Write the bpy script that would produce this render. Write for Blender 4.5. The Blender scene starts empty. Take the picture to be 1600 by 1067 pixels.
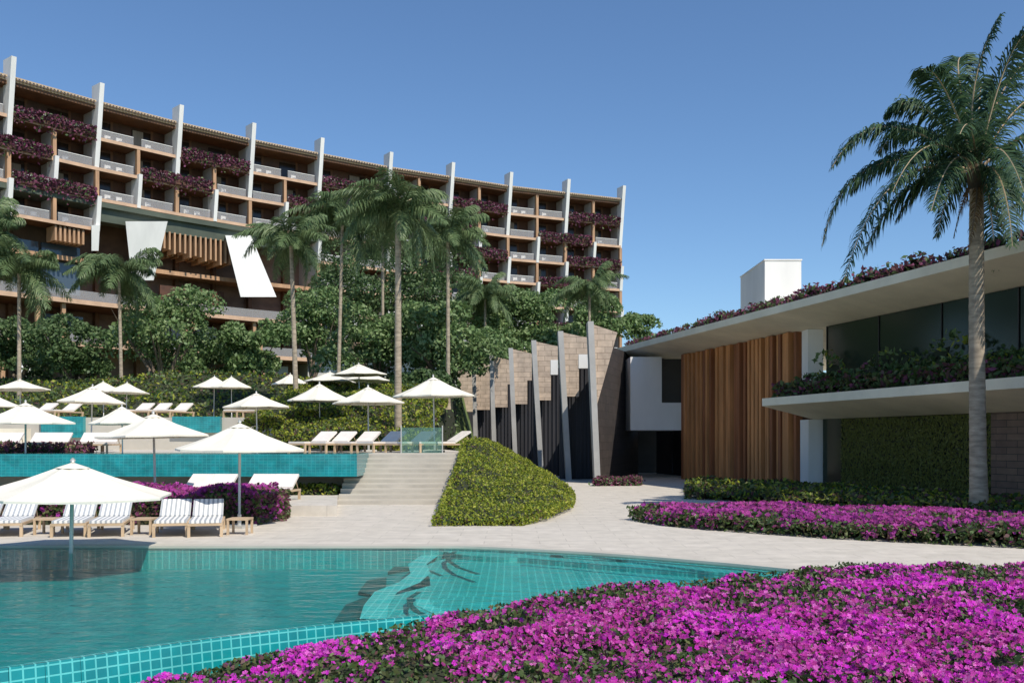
import bpy, math, random
import numpy as np
from mathutils import Vector, Matrix

R = math.radians
random.seed(7)
rng = np.random.default_rng(7)
scene = bpy.context.scene
COL = scene.collection

# ------------------------------------------------------------------ camera
F = 1500.0; HOR = 688.0; EYE = 2.2
cam_d = bpy.data.cameras.new('camera'); cam = bpy.data.objects.new('camera', cam_d); COL.objects.link(cam)
cam.location = (0, 0, EYE); cam.rotation_euler = (R(90), 0, 0)
cam_d.sensor_width = 36; cam_d.lens = 36 * F / 1600; cam_d.shift_y = (HOR - 533.5) / 1600
cam_d.clip_end = 3000; cam_d.clip_start = 0.1
scene.camera = cam

# ------------------------------------------------------------------ light
S = Vector((0.40, -0.50, 0.77)).normalized()
sun_el = math.asin(S.z); sun_az = math.atan2(S.x, S.y)
w = bpy.data.worlds.new('World'); scene.world = w; w.use_nodes = True
nt = w.node_tree; bg = nt.nodes['Background']
sky = nt.nodes.new('ShaderNodeTexSky'); sky.sky_type = 'NISHITA'; sky.sun_disc = False
sky.sun_elevation = sun_el; sky.sun_rotation = sun_az; sky.altitude = 0; sky.air_density = 1.0; sky.dust_density = 0.15; sky.ozone_density = 3.0
tn = nt.nodes.new('ShaderNodeMix'); tn.data_type = 'RGBA'; tn.blend_type = 'MULTIPLY'; tn.inputs[0].default_value = 1; tn.inputs[7].default_value = (0.80, 0.96, 1.10, 1)
nt.links.new(sky.outputs[0], tn.inputs[6]); nt.links.new(tn.outputs[2], bg.inputs[0]); bg.inputs[1].default_value = 0.093
sd = bpy.data.lights.new('sun', 'SUN'); so = bpy.data.objects.new('sun', sd); COL.objects.link(so)
sd.energy = 3.5; sd.angle = R(0.5); sd.color = (1.0, 0.935, 0.83)
so.rotation_euler = S.to_track_quat('Z', 'Y').to_euler()
scene.view_settings.view_transform = 'Standard'; scene.view_settings.look = 'None'
scene.view_settings.exposure = 0.42; scene.view_settings.gamma = 1
scene.cycles.max_bounces = 7; scene.cycles.transparent_max_bounces = 12

# ------------------------------------------------------------------ pixel helpers (photo pixel -> world point)
def at(px, py, Y): return ((px - 800) / F * Y, Y, EYE + (HOR - py) * Y / F)
def onz(px, py, z=0.0):
    Y = (EYE - z) * F / (py - HOR); return ((px - 800) / F * Y, Y)

# ------------------------------------------------------------------ materials
MATS = {}
def newmat(name):
    m = bpy.data.materials.new(name); m.use_nodes = True
    return m, m.node_tree, m.node_tree.nodes['Principled BSDF']
def coords(nt, mode='obj', scale=(1, 1, 1)):
    if mode == 'uv':
        n = nt.nodes.new('ShaderNodeTexCoord'); out = n.outputs['UV']
    else:
        n = nt.nodes.new('ShaderNodeNewGeometry'); out = n.outputs['Position']
        if mode in ('xz', 'yz'):
            s = nt.nodes.new('ShaderNodeSeparateXYZ'); c = nt.nodes.new('ShaderNodeCombineXYZ')
            nt.links.new(out, s.inputs[0]); nt.links.new(s.outputs[0 if mode == 'xz' else 1], c.inputs[0]); nt.links.new(s.outputs[2], c.inputs[1]); out = c.outputs[0]
    mp = nt.nodes.new('ShaderNodeMapping'); mp.inputs['Scale'].default_value = scale
    nt.links.new(out, mp.inputs[0]); return mp.outputs[0]
def ramp(nt, fac, stops):
    r = nt.nodes.new('ShaderNodeValToRGB'); e = r.color_ramp.elements
    while len(e) < len(stops): e.new(0.5)
    for i, (p, c) in enumerate(stops): e[i].position = p; e[i].color = (*c, 1)
    nt.links.new(fac, r.inputs[0]); return r.outputs[0]
def mixc(nt, a, b, fac, mode='MIX'):
    m = nt.nodes.new('ShaderNodeMix'); m.data_type = 'RGBA'; m.blend_type = mode
    if isinstance(fac, (int, float)): m.inputs[0].default_value = fac
    else: nt.links.new(fac, m.inputs[0])
    for s, v in ((6, a), (7, b)):
        if isinstance(v, tuple): m.inputs[s].default_value = (*v, 1)
        else: nt.links.new(v, m.inputs[s])
    return m.outputs[2]
def noise(nt, vec, scale, detail=4, rough=0.6):
    n = nt.nodes.new('ShaderNodeTexNoise'); n.inputs['Scale'].default_value = scale; n.inputs['Detail'].default_value = detail; n.inputs['Roughness'].default_value = rough
    nt.links.new(vec, n.inputs['Vector']); return n.outputs[0]
def bump(nt, p, h, strength=0.3, dist=0.02):
    b = nt.nodes.new('ShaderNodeBump'); b.inputs['Strength'].default_value = strength; b.inputs['Distance'].default_value = dist
    nt.links.new(h, b.inputs['Height']); nt.links.new(b.outputs[0], p.inputs['Normal'])
def plain(name, c, rough=0.7, var=0.12, scale=1.5, mode='obj', stretch=(1, 1, 1), bmp=0.15, metal=0):
    m, nt, p = newmat(name)
    v = coords(nt, mode, stretch); n = noise(nt, v, scale, 6)
    lo = tuple(x * (1 - var) for x in c); hi = tuple(min(1, x * (1 + var)) for x in c)
    nt.links.new(ramp(nt, n, [(0.3, lo), (0.7, hi)]), p.inputs['Base Color'])
    p.inputs['Roughness'].default_value = rough; p.inputs['Metallic'].default_value = metal
    if bmp: bump(nt, p, noise(nt, v, scale * 12, 4), bmp)
    MATS[name] = m; return m
def brick(name, c1, c2, mortar, bw, bh, ms, mode, rough=0.6, off=0.5, bmp=0.3, noisy=0.5):
    m, nt, p = newmat(name)
    v = coords(nt, mode)
    b = nt.nodes.new('ShaderNodeTexBrick'); b.offset = off
    b.inputs['Color1'].default_value = (*c1, 1); b.inputs['Color2'].default_value = (*c2, 1); b.inputs['Mortar'].default_value = (*mortar, 1)
    b.inputs['Scale'].default_value = 1; b.inputs['Mortar Size'].default_value = ms; b.inputs['Brick Width'].default_value = bw; b.inputs['Row Height'].default_value = bh
    nt.links.new(v, b.inputs['Vector'])
    n = noise(nt, v, 2.2, 6)
    g = ramp(nt, n, [(0.3, (1 - noisy,) * 3), (0.7, (1.0,) * 3)])
    nt.links.new(mixc(nt, b.outputs[0], g, 1.0, 'MULTIPLY'), p.inputs['Base Color'])
    p.inputs['Roughness'].default_value = rough
    inv = nt.nodes.new('ShaderNodeMath'); inv.operation = 'SUBTRACT'; inv.inputs[0].default_value = 1; nt.links.new(b.outputs[1], inv.inputs[1])
    bump(nt, p, inv.outputs[0], bmp, 0.01)
    MATS[name] = m; return m
def leafmat(name, cols, rough=0.5, trans=0.25, spec=0.3):
    m, nt, p = newmat(name)
    g = nt.nodes.new('ShaderNodeNewGeometry')
    k = len(cols)
    c = ramp(nt, g.outputs['Random Per Island'], [((i + 0.5) / k, cc) for i, cc in enumerate(cols)])
    nt.links.new(c, p.inputs['Base Color']); p.inputs['Roughness'].default_value = rough
    p.inputs['Specular IOR Level'].default_value = spec
    t = nt.nodes.new('ShaderNodeBsdfTranslucent'); nt.links.new(c, t.inputs[0])
    mx = nt.nodes.new('ShaderNodeMixShader'); mx.inputs[0].default_value = trans
    nt.links.new(p.outputs[0], mx.inputs[1]); nt.links.new(t.outputs[0], mx.inputs[2])
    nt.links.new(mx.outputs[0], nt.nodes['Material Output'].inputs[0])
    MATS[name] = m; return m

plain('concrete', (0.50, 0.46, 0.39), 0.8, 0.10, 0.5)
plain('white_plaster', (0.78, 0.765, 0.73), 0.7, 0.09, 0.5, stretch=(1, 1, .35))
plain('fin_concrete', (0.42, 0.41, 0.39), 0.8, 0.12, 1.0)
plain('offwhite_plaster', (0.80, 0.73, 0.57), 0.7, 0.13, 0.5)
plain('curtain', (0.30, 0.25, 0.20), 0.9, 0.2, 2.0, stretch=(4, 4, .2)); plain('party_wall', (0.48, 0.46, 0.44), 0.8, 0.08, 0.4)
plain('wood', (0.46, 0.27, 0.15), 0.6, 0.25, 2.0, stretch=(1, 1, 0.15))
plain('wood_edge', (0.58, 0.38, 0.25), 0.6, 0.15, 1.0)
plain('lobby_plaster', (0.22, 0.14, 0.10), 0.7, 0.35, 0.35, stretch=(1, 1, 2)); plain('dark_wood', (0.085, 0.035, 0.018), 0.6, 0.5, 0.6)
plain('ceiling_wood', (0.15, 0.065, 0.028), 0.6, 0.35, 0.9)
plain('frame_wood', (0.52, 0.38, 0.24), 0.55, 0.15, 3.0)
plain('canvas', (0.78, 0.735, 0.62), 0.85, 0.07, 1.3, bmp=0.35)
plain('metal_pole', (0.55, 0.54, 0.50), 0.4, 0.05, 1.0, metal=0.3)
plain('trunk', (0.36, 0.295, 0.215), 0.85, 0.4, 2.5, stretch=(1, 1, 4), bmp=0.5)
plain('bark', (0.16, 0.12, 0.085), 0.85, 0.3, 3)
plain('soil', (0.030, 0.036, 0.016), 0.95, 0.3, 3)
plain('lawn', (0.085, 0.12, 0.03), 0.9, 0.3, 0.4)
plain('screen_light', (0.54, 0.235, 0.085), 0.6, 0.3, 2.0, stretch=(1, 1, 0.15)); plain('screen_dark', (0.29, 0.105, 0.04), 0.6, 0.3, 2.0, stretch=(1, 1, 0.15))
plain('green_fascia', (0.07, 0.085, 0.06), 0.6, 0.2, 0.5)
plain('grey_panel', (0.30, 0.32, 0.34), 0.4, 0.12, 0.3)
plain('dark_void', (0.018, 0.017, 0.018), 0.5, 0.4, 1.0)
plain('dark_frame_and_shadow', (0.028, 0.028, 0.034), 0.6, 0.5, 1.5, stretch=(6, 6, 0.1))  # dark tone for door frames and for painted shadow below the stone panels
brick('travertine', (0.68, 0.53, 0.40), (0.55, 0.43, 0.33), (0.25, 0.19, 0.14), 0.8, 0.32, 0.012, 'xz', noisy=0.35)
brick('dark_stone', (0.075, 0.06, 0.055), (0.055, 0.045, 0.042), (0.03, 0.025, 0.02), 1.1, 0.42, 0.012, 'yz', noisy=0.35)
brick('brown_brick', (0.24, 0.145, 0.10), (0.17, 0.10, 0.075), (0.05, 0.04, 0.03), 0.9, 0.22, 0.012, 'yz', noisy=0.35)
brick('deck_paving', (0.66, 0.60, 0.515), (0.62, 0.565, 0.48), (0.50, 0.455, 0.385), 1.2, 0.6, 0.010, 'obj', noisy=0.22, rough=0.75)
TE1, TE2, TEM = (0.02, 0.43, 0.42), (0.03, 0.36, 0.36), (0.16, 0.66, 0.62)
brick('floor_tile', TE1, TE2, (0.12, 0.62, 0.58), 0.14, 0.14, 0.012, 'obj', rough=0.3, off=0, noisy=0.25, bmp=0.1)
brick('deep_floor', (0.005, 0.28, 0.28), (0.007, 0.22, 0.235), (0.02, 0.30, 0.30), 0.25, 0.25, 0.012, 'obj', rough=0.3, off=0, noisy=0.25, bmp=0.1)
brick('lip_tile', (0.006, 0.30, 0.31), (0.010, 0.25, 0.27), (0.12,0.60,0.57), 0.115, 0.11, 0.009, 'uv', rough=0.15, off=0, noisy=0.3, bmp=0.4)
brick('overflow_tile', (0.010, 0.30, 0.33), (0.02, 0.25, 0.29), (0.04, 0.36, 0.38), 0.15, 0.1, 0.010, 'xz', rough=0.08, off=0, noisy=0.45, bmp=0.2)
MATS['wet'] = MATS['overflow_tile']

# striped sling fabric: real white and grey straps running along the lounger
m, nt_, p = newmat('sling'); tc = nt_.nodes.new('ShaderNodeTexCoord'); wv = nt_.nodes.new('ShaderNodeTexWave'); wv.inputs['Scale'].default_value = 3.1; wv.wave_type = 'BANDS'; wv.bands_direction = 'X'
nt_.links.new(tc.outputs['Object'], wv.inputs[0]); nt_.links.new(ramp(nt_, wv.outputs[0], [(0.30, (0.36, 0.38, 0.40)), (0.5, (0.80, 0.78, 0.74))]), p.inputs['Base Color']); p.inputs['Roughness'].default_value = 0.8; MATS['sling'] = m
plain('cushion', (0.74, 0.68, 0.62), 0.85, 0.06, 4.0, bmp=0.1)

# glass with a fresnel reflection in front of a dark room
def glass(name, tint, rough=0.02, ior=1.5, base=0.05):
    m, nt, p = newmat(name)
    p.inputs['Base Color'].default_value = (*tint, 1); p.inputs['Roughness'].default_value = rough; p.inputs['IOR'].default_value = ior
    MATS[name] = m; return m
glass('dark_glass', (0.022, 0.034, 0.022), 0.12, 1.35)
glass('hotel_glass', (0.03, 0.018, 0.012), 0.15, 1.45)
glass('blue_glass', (0.06, 0.085, 0.11), 0.1, 1.6)
m, nt_, p = newmat('rail_glass'); p.inputs['Base Color'].default_value = (0.50, 0.48, 0.47, 1); p.inputs['Roughness'].default_value = 0.25
tr = nt_.nodes.new('ShaderNodeBsdfTransparent'); mx = nt_.nodes.new('ShaderNodeMixShader'); mx.inputs[0].default_value = 0.33
nt_.links.new(tr.outputs[0], mx.inputs[1]); nt_.links.new(p.outputs[0], mx.inputs[2]); nt_.links.new(mx.outputs[0], nt_.nodes['Material Output'].inputs[0]); MATS['rail_glass'] = m
m, nt_, p = newmat('clear_glass'); p.inputs['Base Color'].default_value = (0.20, 0.36, 0.33, 1); p.inputs['Roughness'].default_value = 0.05
tr = nt_.nodes.new('ShaderNodeBsdfTransparent'); tr.inputs[0].default_value = (0.85, 0.97, 0.94, 1); mx = nt_.nodes.new('ShaderNodeMixShader'); mx.inputs[0].default_value = 0.18
nt_.links.new(tr.outputs[0], mx.inputs[1]); nt_.links.new(p.outputs[0], mx.inputs[2]); nt_.links.new(mx.outputs[0], nt_.nodes['Material Output'].inputs[0]); MATS['clear_glass'] = m

# water: tinted see-through body + fresnel mirror with ripples
m, nt_, p = newmat('water'); nt_.nodes.remove(p)
v = coords(nt_, 'obj', (1.0, 2.2, 1.0))
n1 = noise(nt_, v, 1.6, 3, 0.55); n2 = noise(nt_, v, 7.0, 2, 0.5)
ad = nt_.nodes.new('ShaderNodeMath'); ad.operation = 'MULTIPLY_ADD'; nt_.links.new(n2, ad.inputs[0]); ad.inputs[1].default_value = 0.25; nt_.links.new(n1, ad.inputs[2])
bp = nt_.nodes.new('ShaderNodeBump'); bp.inputs['Strength'].default_value = 0.6; bp.inputs['Distance'].default_value = 0.05; nt_.links.new(ad.outputs[0], bp.inputs['Height'])
fr = nt_.nodes.new('ShaderNodeFresnel'); fr.inputs[0].default_value = 1.14; nt_.links.new(bp.outputs[0], fr.inputs[1])
gl = nt_.nodes.new('ShaderNodeBsdfGlossy'); gl.inputs['Roughness'].default_value = 0.04; nt_.links.new(bp.outputs[0], gl.inputs['Normal'])
tr = nt_.nodes.new('ShaderNodeBsdfTransparent'); tr.inputs[0].default_value = (0.72, 0.95, 0.95, 1)
mx = nt_.nodes.new('ShaderNodeMixShader'); fm_ = nt_.nodes.new('ShaderNodeMath'); fm_.operation = 'MULTIPLY'; fm_.inputs[1].default_value = 0.72; nt_.links.new(fr.outputs[0], fm_.inputs[0]); nt_.links.new(fm_.outputs[0], mx.inputs[0]); nt_.links.new(tr.outputs[0], mx.inputs[1]); nt_.links.new(gl.outputs[0], mx.inputs[2])
nt_.links.new(mx.outputs[0], nt_.nodes['Material Output'].inputs[0]); MATS['water'] = m

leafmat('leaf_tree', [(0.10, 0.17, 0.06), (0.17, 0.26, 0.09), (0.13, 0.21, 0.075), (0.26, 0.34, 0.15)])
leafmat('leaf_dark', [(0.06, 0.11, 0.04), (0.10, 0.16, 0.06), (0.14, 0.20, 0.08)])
leafmat('leaf_lime', [(0.24, 0.30, 0.025), (0.36, 0.38, 0.04), (0.28, 0.35, 0.04), (0.48, 0.46, 0.08), (0.12, 0.19, 0.03)], 0.6, 0.35)
leafmat('leaf_bed', [(0.04, 0.085, 0.02), (0.075, 0.13, 0.03), (0.10, 0.11, 0.04), (0.15, 0.18, 0.06), (0.13, 0.06, 0.06)])
leafmat('palm_leaf', [(0.03, 0.07, 0.04), (0.05, 0.10, 0.05), (0.09, 0.15, 0.055), (0.035, 0.08, 0.05)], 0.55, 0.3, 0.2)
leafmat('dry_leaf', [(0.20, 0.13, 0.06), (0.28, 0.19, 0.09), (0.14, 0.09, 0.045)])
leafmat('palm_far', [(0.11, 0.17, 0.07), (0.15, 0.22, 0.09), (0.21, 0.27, 0.12), (0.085, 0.13, 0.055)], 0.5, 0.25, 0.3)
leafmat('petal', [(0.70, 0.04, 0.60), (0.82, 0.07, 0.72), (0.60, 0.04, 0.42), (0.88, 0.20, 0.72), (0.44, 0.04, 0.30), (0.62, 0.03, 0.58)], 0.7, 0.3, 0.1)
leafmat('petal_b', [(0.52, 0.045, 0.34), (0.66, 0.09, 0.50), (0.30, 0.04, 0.18), (0.60, 0.035, 0.48), (0.40, 0.05, 0.20), (0.74, 0.20, 0.58)], 0.7, 0.3, 0.1)
leafmat('petal_far_b', [(0.42, 0.06, 0.28), (0.55, 0.10, 0.44), (0.22, 0.05, 0.14)], 0.7, 0.3, 0.1)
leafmat('petal_far', [(0.34, 0.05, 0.26), (0.50, 0.07, 0.42), (0.24, 0.04, 0.17)], 0.7, 0.3, 0.1)
leafmat('bougain_dull', [(0.18, 0.055, 0.10), (0.26, 0.09, 0.17), (0.12, 0.04, 0.06), (0.15, 0.075, 0.08)], 0.8, 0.2, 0.1)

# ------------------------------------------------------------------ mesh builder
class MB:
    def __init__(s): s.v = []; s.f = []; s.m = []; s.uv = []; s.useuv = False
    def quad(s, pts, m=0, uv=None):
        b = len(s.v); s.v += [tuple(p) for p in pts]; s.f.append(tuple(range(b, b + len(pts)))); s.m.append(m)
        if uv: s.useuv = True
        s.uv.append(uv or [(0, 0)] * len(pts)); return s
    def hexa(s, b4, t4, m=0):
        b = len(s.v); s.v += [tuple(p) for p in b4] + [tuple(p) for p in t4]
        for f in ((3, 2, 1, 0), (4, 5, 6, 7), (0, 1, 5, 4), (1, 2, 6, 5), (2, 3, 7, 6), (3, 0, 4, 7)):
            s.f.append(tuple(b + i for i in f)); s.m.append(m); s.uv.append([(0, 0)] * 4)
        return s
    def box(s, x0, x1, y0, y1, z0, z1, m=0):
        return s.hexa([(x0, y0, z0), (x1, y0, z0), (x1, y1, z0), (x0, y1, z0)], [(x0, y0, z1), (x1, y0, z1), (x1, y1, z1), (x0, y1, z1)], m)
    def obox(s, c, u, v, z0, z1, hu, hv, m=0):   # oriented box: centre (x,y), unit dirs
        c = Vector((c[0], c[1])); u = Vector(u) * hu; v = Vector(v) * hv
        q = [c - u - v, c + u - v, c + u + v, c - u + v]
        return s.hexa([(*p, z0) for p in q], [(*p, z1) for p in q], m)
    def prism(s, poly, z0, z1, m=0, mside=None):
        n = len(poly); b = len(s.v)
        z0f = z0 if callable(z0) else (lambda x, y: z0); z1f = z1 if callable(z1) else (lambda x, y: z1)
        s.v += [(x, y, z0f(x, y)) for x, y in poly] + [(x, y, z1f(x, y)) for x, y in poly]
        s.f.append(tuple(range(b + n - 1, b - 1, -1))); s.m.append(m); s.uv.append([(0, 0)] * n)
        s.f.append(tuple(range(b + n, b + 2 * n))); s.m.append(m); s.uv.append([(0, 0)] * n)
        for i in range(n):
            j = (i + 1) % n; s.f.append((b + i, b + j, b + n + j, b + n + i)); s.m.append(m if mside is None else mside); s.uv.append([(0, 0)] * 4)
        return s
    def tube(s, pts, rad, n=8, m=0, cap=True):
        pts = [Vector(p) for p in pts]; b = len(s.v); k = len(pts)
        if not hasattr(rad, '__len__'): rad = [rad] * k
        for i, p in enumerate(pts):
            d = (pts[min(i + 1, k - 1)] - pts[max(i - 1, 0)]).normalized()
            a = Vector((0, 1, 0)) if abs(d.y) < 0.9 else Vector((1, 0, 0))
            u = d.cross(a).normalized(); w_ = d.cross(u)
            for j in range(n):
                t = 2 * math.pi * j / n; s.v.append(tuple(p + (u * math.cos(t) + w_ * math.sin(t)) * rad[i]))
        for i in range(k - 1):
            for j in range(n):
                s.f.append((b + i * n + j, b + i * n + (j + 1) % n, b + (i + 1) * n + (j + 1) % n, b + (i + 1) * n + j)); s.m.append(m); s.uv.append([(0, 0)] * 4)
        if cap:
            s.f.append(tuple(b + j for j in range(n))); s.m.append(m); s.uv.append([(0, 0)] * n)
            s.f.append(tuple(b + (k - 1) * n + j for j in reversed(range(n)))); s.m.append(m); s.uv.append([(0, 0)] * n)
        return s
    def arrays(s, V, Fq, m=0):
        b = len(s.v); s.v += V.tolist(); s.f += (Fq + b).tolist(); s.m += [m] * len(Fq); s.uv += [[(0, 0)] * Fq.shape[1]] * len(Fq); return s
    def mesh(s, name, mats, off=(0, 0, 0), smooth=False):
        me = bpy.data.meshes.new(name)
        V = s.v if off == (0, 0, 0) else (np.array(s.v) - np.array(off)).tolist()
        me.from_pydata(V, [], s.f); 
        for mm in mats: me.materials.append(MATS[mm])
        me.polygons.foreach_set('material_index', s.m)
        if s.useuv:
            l = me.uv_layers.new(name='UVMap'); flat = [c for f in s.uv for q in f for c in q]; l.data.foreach_set('uv', flat)
        if smooth: me.polygons.foreach_set('use_smooth', [True] * len(s.f))
        me.update(); return me

def tag(o, label=None, cat=None, group=None, kind=None):
    if label: o['label'] = label
    if cat: o['category'] = cat
    if group: o['group'] = group
    if kind: o['kind'] = kind
    return o
def obj(name, mb, mats, parent=None, label=None, cat=None, group=None, kind=None, smooth=False, world=True):
    if isinstance(mats, str): mats = [mats]
    off = tuple(parent.location) if (parent and world) else (0, 0, 0)
    if parent and world and parent.parent: off = tuple(np.array(off) + np.array(parent.parent.location))
    me = mb.mesh(name, mats, off, smooth); o = bpy.data.objects.new(name, me); COL.objects.link(o)
    if parent: o.parent = parent
    return tag(o, label, cat, group, kind)
def thing(name, loc, label, cat, group=None, rz=0):
    o = bpy.data.objects.new(name, None); COL.objects.link(o); o.location = loc; o.rotation_euler = (0, 0, rz); o.empty_display_size = 0.3
    return tag(o, label, cat, group)
def copy_tree(o, parent=None, top=True):
    c = o.copy(); COL.objects.link(c)
    if parent: c.parent = parent
    for ch in list(o.children): copy_tree(ch, c)
    return c

# ------------------------------------------------------------------ numpy helpers for foliage
def vnoise(x, y, seed=0):
    xi = np.floor(x).astype(int); yi = np.floor(y).astype(int); fx = x - xi; fy = y - yi
    fx = fx * fx * (3 - 2 * fx); fy = fy * fy * (3 - 2 * fy)
    def h(a, b):
        n = (a * 374761393 + b * 668265263 + seed * 144665) & 0x7fffffff
        n = ((n ^ (n >> 13)) * 1274126177) & 0x7fffffff
        return ((n ^ (n >> 16)) & 0xffff) / 65535.0
    return (h(xi, yi) * (1 - fx) + h(xi + 1, yi) * fx) * (1 - fy) + (h(xi, yi + 1) * (1 - fx) + h(xi + 1, yi + 1) * fx) * fy
def inpoly(P, poly):
    x, y = P[:, 0], P[:, 1]; ins = np.zeros(len(P), bool); n = len(poly)
    for i in range(n):
        x0, y0 = poly[i]; x1, y1 = poly[(i + 1) % n]
        c = ((y0 > y) != (y1 > y)); 
        if y1 != y0: ins ^= c & (x < (x1 - x0) * (y - y0) / (y1 - y0) + x0)
    return ins
def edgedist(P, poly):
    d = np.full(len(P), 1e9); n = len(poly)
    for i in range(n):
        a = np.array(poly[i]); b = np.array(poly[(i + 1) % n]); ab = b - a
        t = np.clip(((P - a) @ ab) / (ab @ ab + 1e-12), 0, 1); d = np.minimum(d, np.linalg.norm(P - (a + t[:, None] * ab), axis=1))
    return d
def leaves(P, size, aspect=0.5, upbias=0.4, nrm=None):
    """rhombus leaf per point; returns V,F"""
    n = len(P); N = rng.normal(size=(n, 3)); N /= np.linalg.norm(N, axis=1)[:, None]
    N[:, 2] += upbias
    if nrm is not None: N += nrm
    N /= np.linalg.norm(N, axis=1)[:, None]
    A = rng.normal(size=(n, 3)); U = np.cross(N, A); U /= np.linalg.norm(U, axis=1)[:, None]; W = np.cross(N, U)
    sz = (size * rng.uniform(0.6, 1.3, n))[:, None]
    V = np.stack([P - U * sz * 0.5, P + W * sz * aspect * 0.5, P + U * sz * 0.5, P - W * sz * aspect * 0.5], 1).reshape(-1, 3)
    Fq = np.arange(4 * n).reshape(n, 4); return V, Fq
def petals(P, size, nrm_up=1.0, lean=None, k=5):
    n = len(P); N = rng.normal(size=(n, 3)) * 0.85; N[:, 2] += nrm_up
    if lean is not None: N += np.array(lean)
    N /= np.linalg.norm(N, axis=1)[:, None]; A = rng.normal(size=(n, 3)); U = np.cross(N, A); U /= np.linalg.norm(U, axis=1)[:, None]; W = np.cross(N, U)
    sz = (size * rng.uniform(0.7, 1.25, n))[:, None]
    V = [P]
    for i in range(k):
        for da, r, up in ((-0.58, 0.80, 0.10), (0, 1.0, 0.16), (0.58, 0.80, 0.10)):
            t = 2 * math.pi * i / k + da * (2.2 / k * 2)
            V.append(P + (U * math.cos(t) + W * math.sin(t)) * sz * r + N * sz * up)
    K = len(V); V = np.stack(V, 1).reshape(-1, 3); base = np.arange(n)[:, None] * K
    Fs = [np.concatenate([base, base + 1 + 3 * i, base + 2 + 3 * i, base + 3 + 3 * i], 1) for i in range(k)]
    return V, np.concatenate(Fs)
def cover(name, poly, ground, H, dens, size, mats, weights, label=None, cat=None, kind='stuff', edge=0.4, bumpy=0.15, bs=1.2, parent=None, fl=None, seed=1, grid=0.25, group=None):
    """planted bed: a soil/foliage body plus many separate leaves (and flowers)"""
    xs = [p[0] for p in poly]; ys = [p[1] for p in poly]
    def hh(P):
        d = np.clip(edgedist(P, poly) / edge, 0, 1); d = np.sqrt(1 - (1 - d) ** 2)
        return ground(P[:, 0], P[:, 1]) + d * H * (1 + 0 * d) + (vnoise(P[:, 0] * bs, P[:, 1] * bs, seed) - 0.5) * 2 * bumpy * d
    mb = MB()
    nx = max(2, int((max(xs) - min(xs)) / grid) + 1); ny = max(2, int((max(ys) - min(ys)) / grid) + 1)
    gx, gy = np.meshgrid(np.linspace(min(xs), max(xs), nx), np.linspace(min(ys), max(ys), ny), indexing='ij')
    G = np.stack([gx.ravel(), gy.ravel()], 1); ins = inpoly(G, poly); z = hh(G) - size * 0.5; z[~ins] = ground(G[~ins, 0], G[~ins, 1]) - 0.03
    idx = np.arange(nx * ny).reshape(nx, ny)
    q = np.stack([idx[:-1, :-1], idx[1:, :-1], idx[1:, 1:], idx[:-1, 1:]], -1).reshape(-1, 4); q = q[ins[q].all(1)]
    V = np.concatenate([G, z[:, None]], 1); used = np.unique(q); mp = -np.ones(len(V), int); mp[used] = np.arange(len(used))
    mb.arrays(V[used], mp[q], 0)
    area = (max(xs) - min(xs)) * (max(ys) - min(ys)); n = int(area * dens)
    P = np.stack([rng.uniform(min(xs), max(xs), n), rng.uniform(min(ys), max(ys), n)], 1); P = P[inpoly(P, poly)]
    Z = hh(P) + rng.uniform(-0.6, 0.6, len(P)) * size; P3 = np.concatenate([P, Z[:, None]], 1)
    side = []
    for i in range(len(poly)):
        a = np.array(poly[i]); b = np.array(poly[(i + 1) % len(poly)]); d_ = b - a; ln = np.linalg.norm(d_); nn_ = np.array([-d_[1], d_[0]]) / max(ln, 1e-6)
        m_ = int(ln * dens * (H + .12) * 1.3); t_ = rng.uniform(0, 1, m_)[:, None]; C = a + d_ * t_
        ok = inpoly(C + nn_ * .05, poly)[:, None]; C = C + np.where(ok, nn_, -nn_) * rng.uniform(-.02, .22, (m_, 1))
        side.append(np.concatenate([C, (ground(C[:, 0], C[:, 1]) + rng.uniform(0, H + .03, m_))[:, None]], 1))
    P3 = np.concatenate([P3] + side)
    c = rng.choice(len(weights), len(P3), p=np.array(weights) / sum(weights))
    for i in range(len(weights)):
        Vl, Fl = leaves(P3[c == i], size, 0.55, 0.6); mb.arrays(Vl, Fl, i + 1)
    ml = ['soil'] + list(mats)
    if fl:
        fm, fd, fs, lean = fl; n = int(area * fd)
        P = np.stack([rng.uniform(min(xs), max(xs), n), rng.uniform(min(ys), max(ys), n)], 1); P = P[inpoly(P, poly)]
        nz = 0.55 * vnoise(P[:, 0] * 1.3, P[:, 1] * 1.3, seed + 5) + 0.45 * vnoise(P[:, 0] * 4.1, P[:, 1] * 4.1, seed + 9)
        P = P[rng.uniform(size=len(P)) < np.clip((nz - 0.37) * 3.6, 0.07, .97) * (.6 + .4 * (vnoise(P[:, 0] * 9, P[:, 1] * 9, seed + 11) > .42))]
        Z = hh(P) + rng.uniform(0.0, 1.0, len(P)) * size * 0.8; P = np.concatenate([P, Z[:, None]], 1); tone = vnoise(P[:, 0] * .9 + 7, P[:, 1] * .9, seed + 3) + rng.normal(0, .13, len(P)) > .52
        for sel, mm_ in ((tone, fm), (~tone, fm + '_b')):
            Vp, Fp = petals(P[sel], fs, 1.0, lean); mb.arrays(Vp, Fp, len(ml)); ml.append(mm_)
    return obj(name, mb, ml, parent, label, cat, group, kind)
flat = lambda z: (lambda x, y: np.full_like(x, z, dtype=float))

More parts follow.
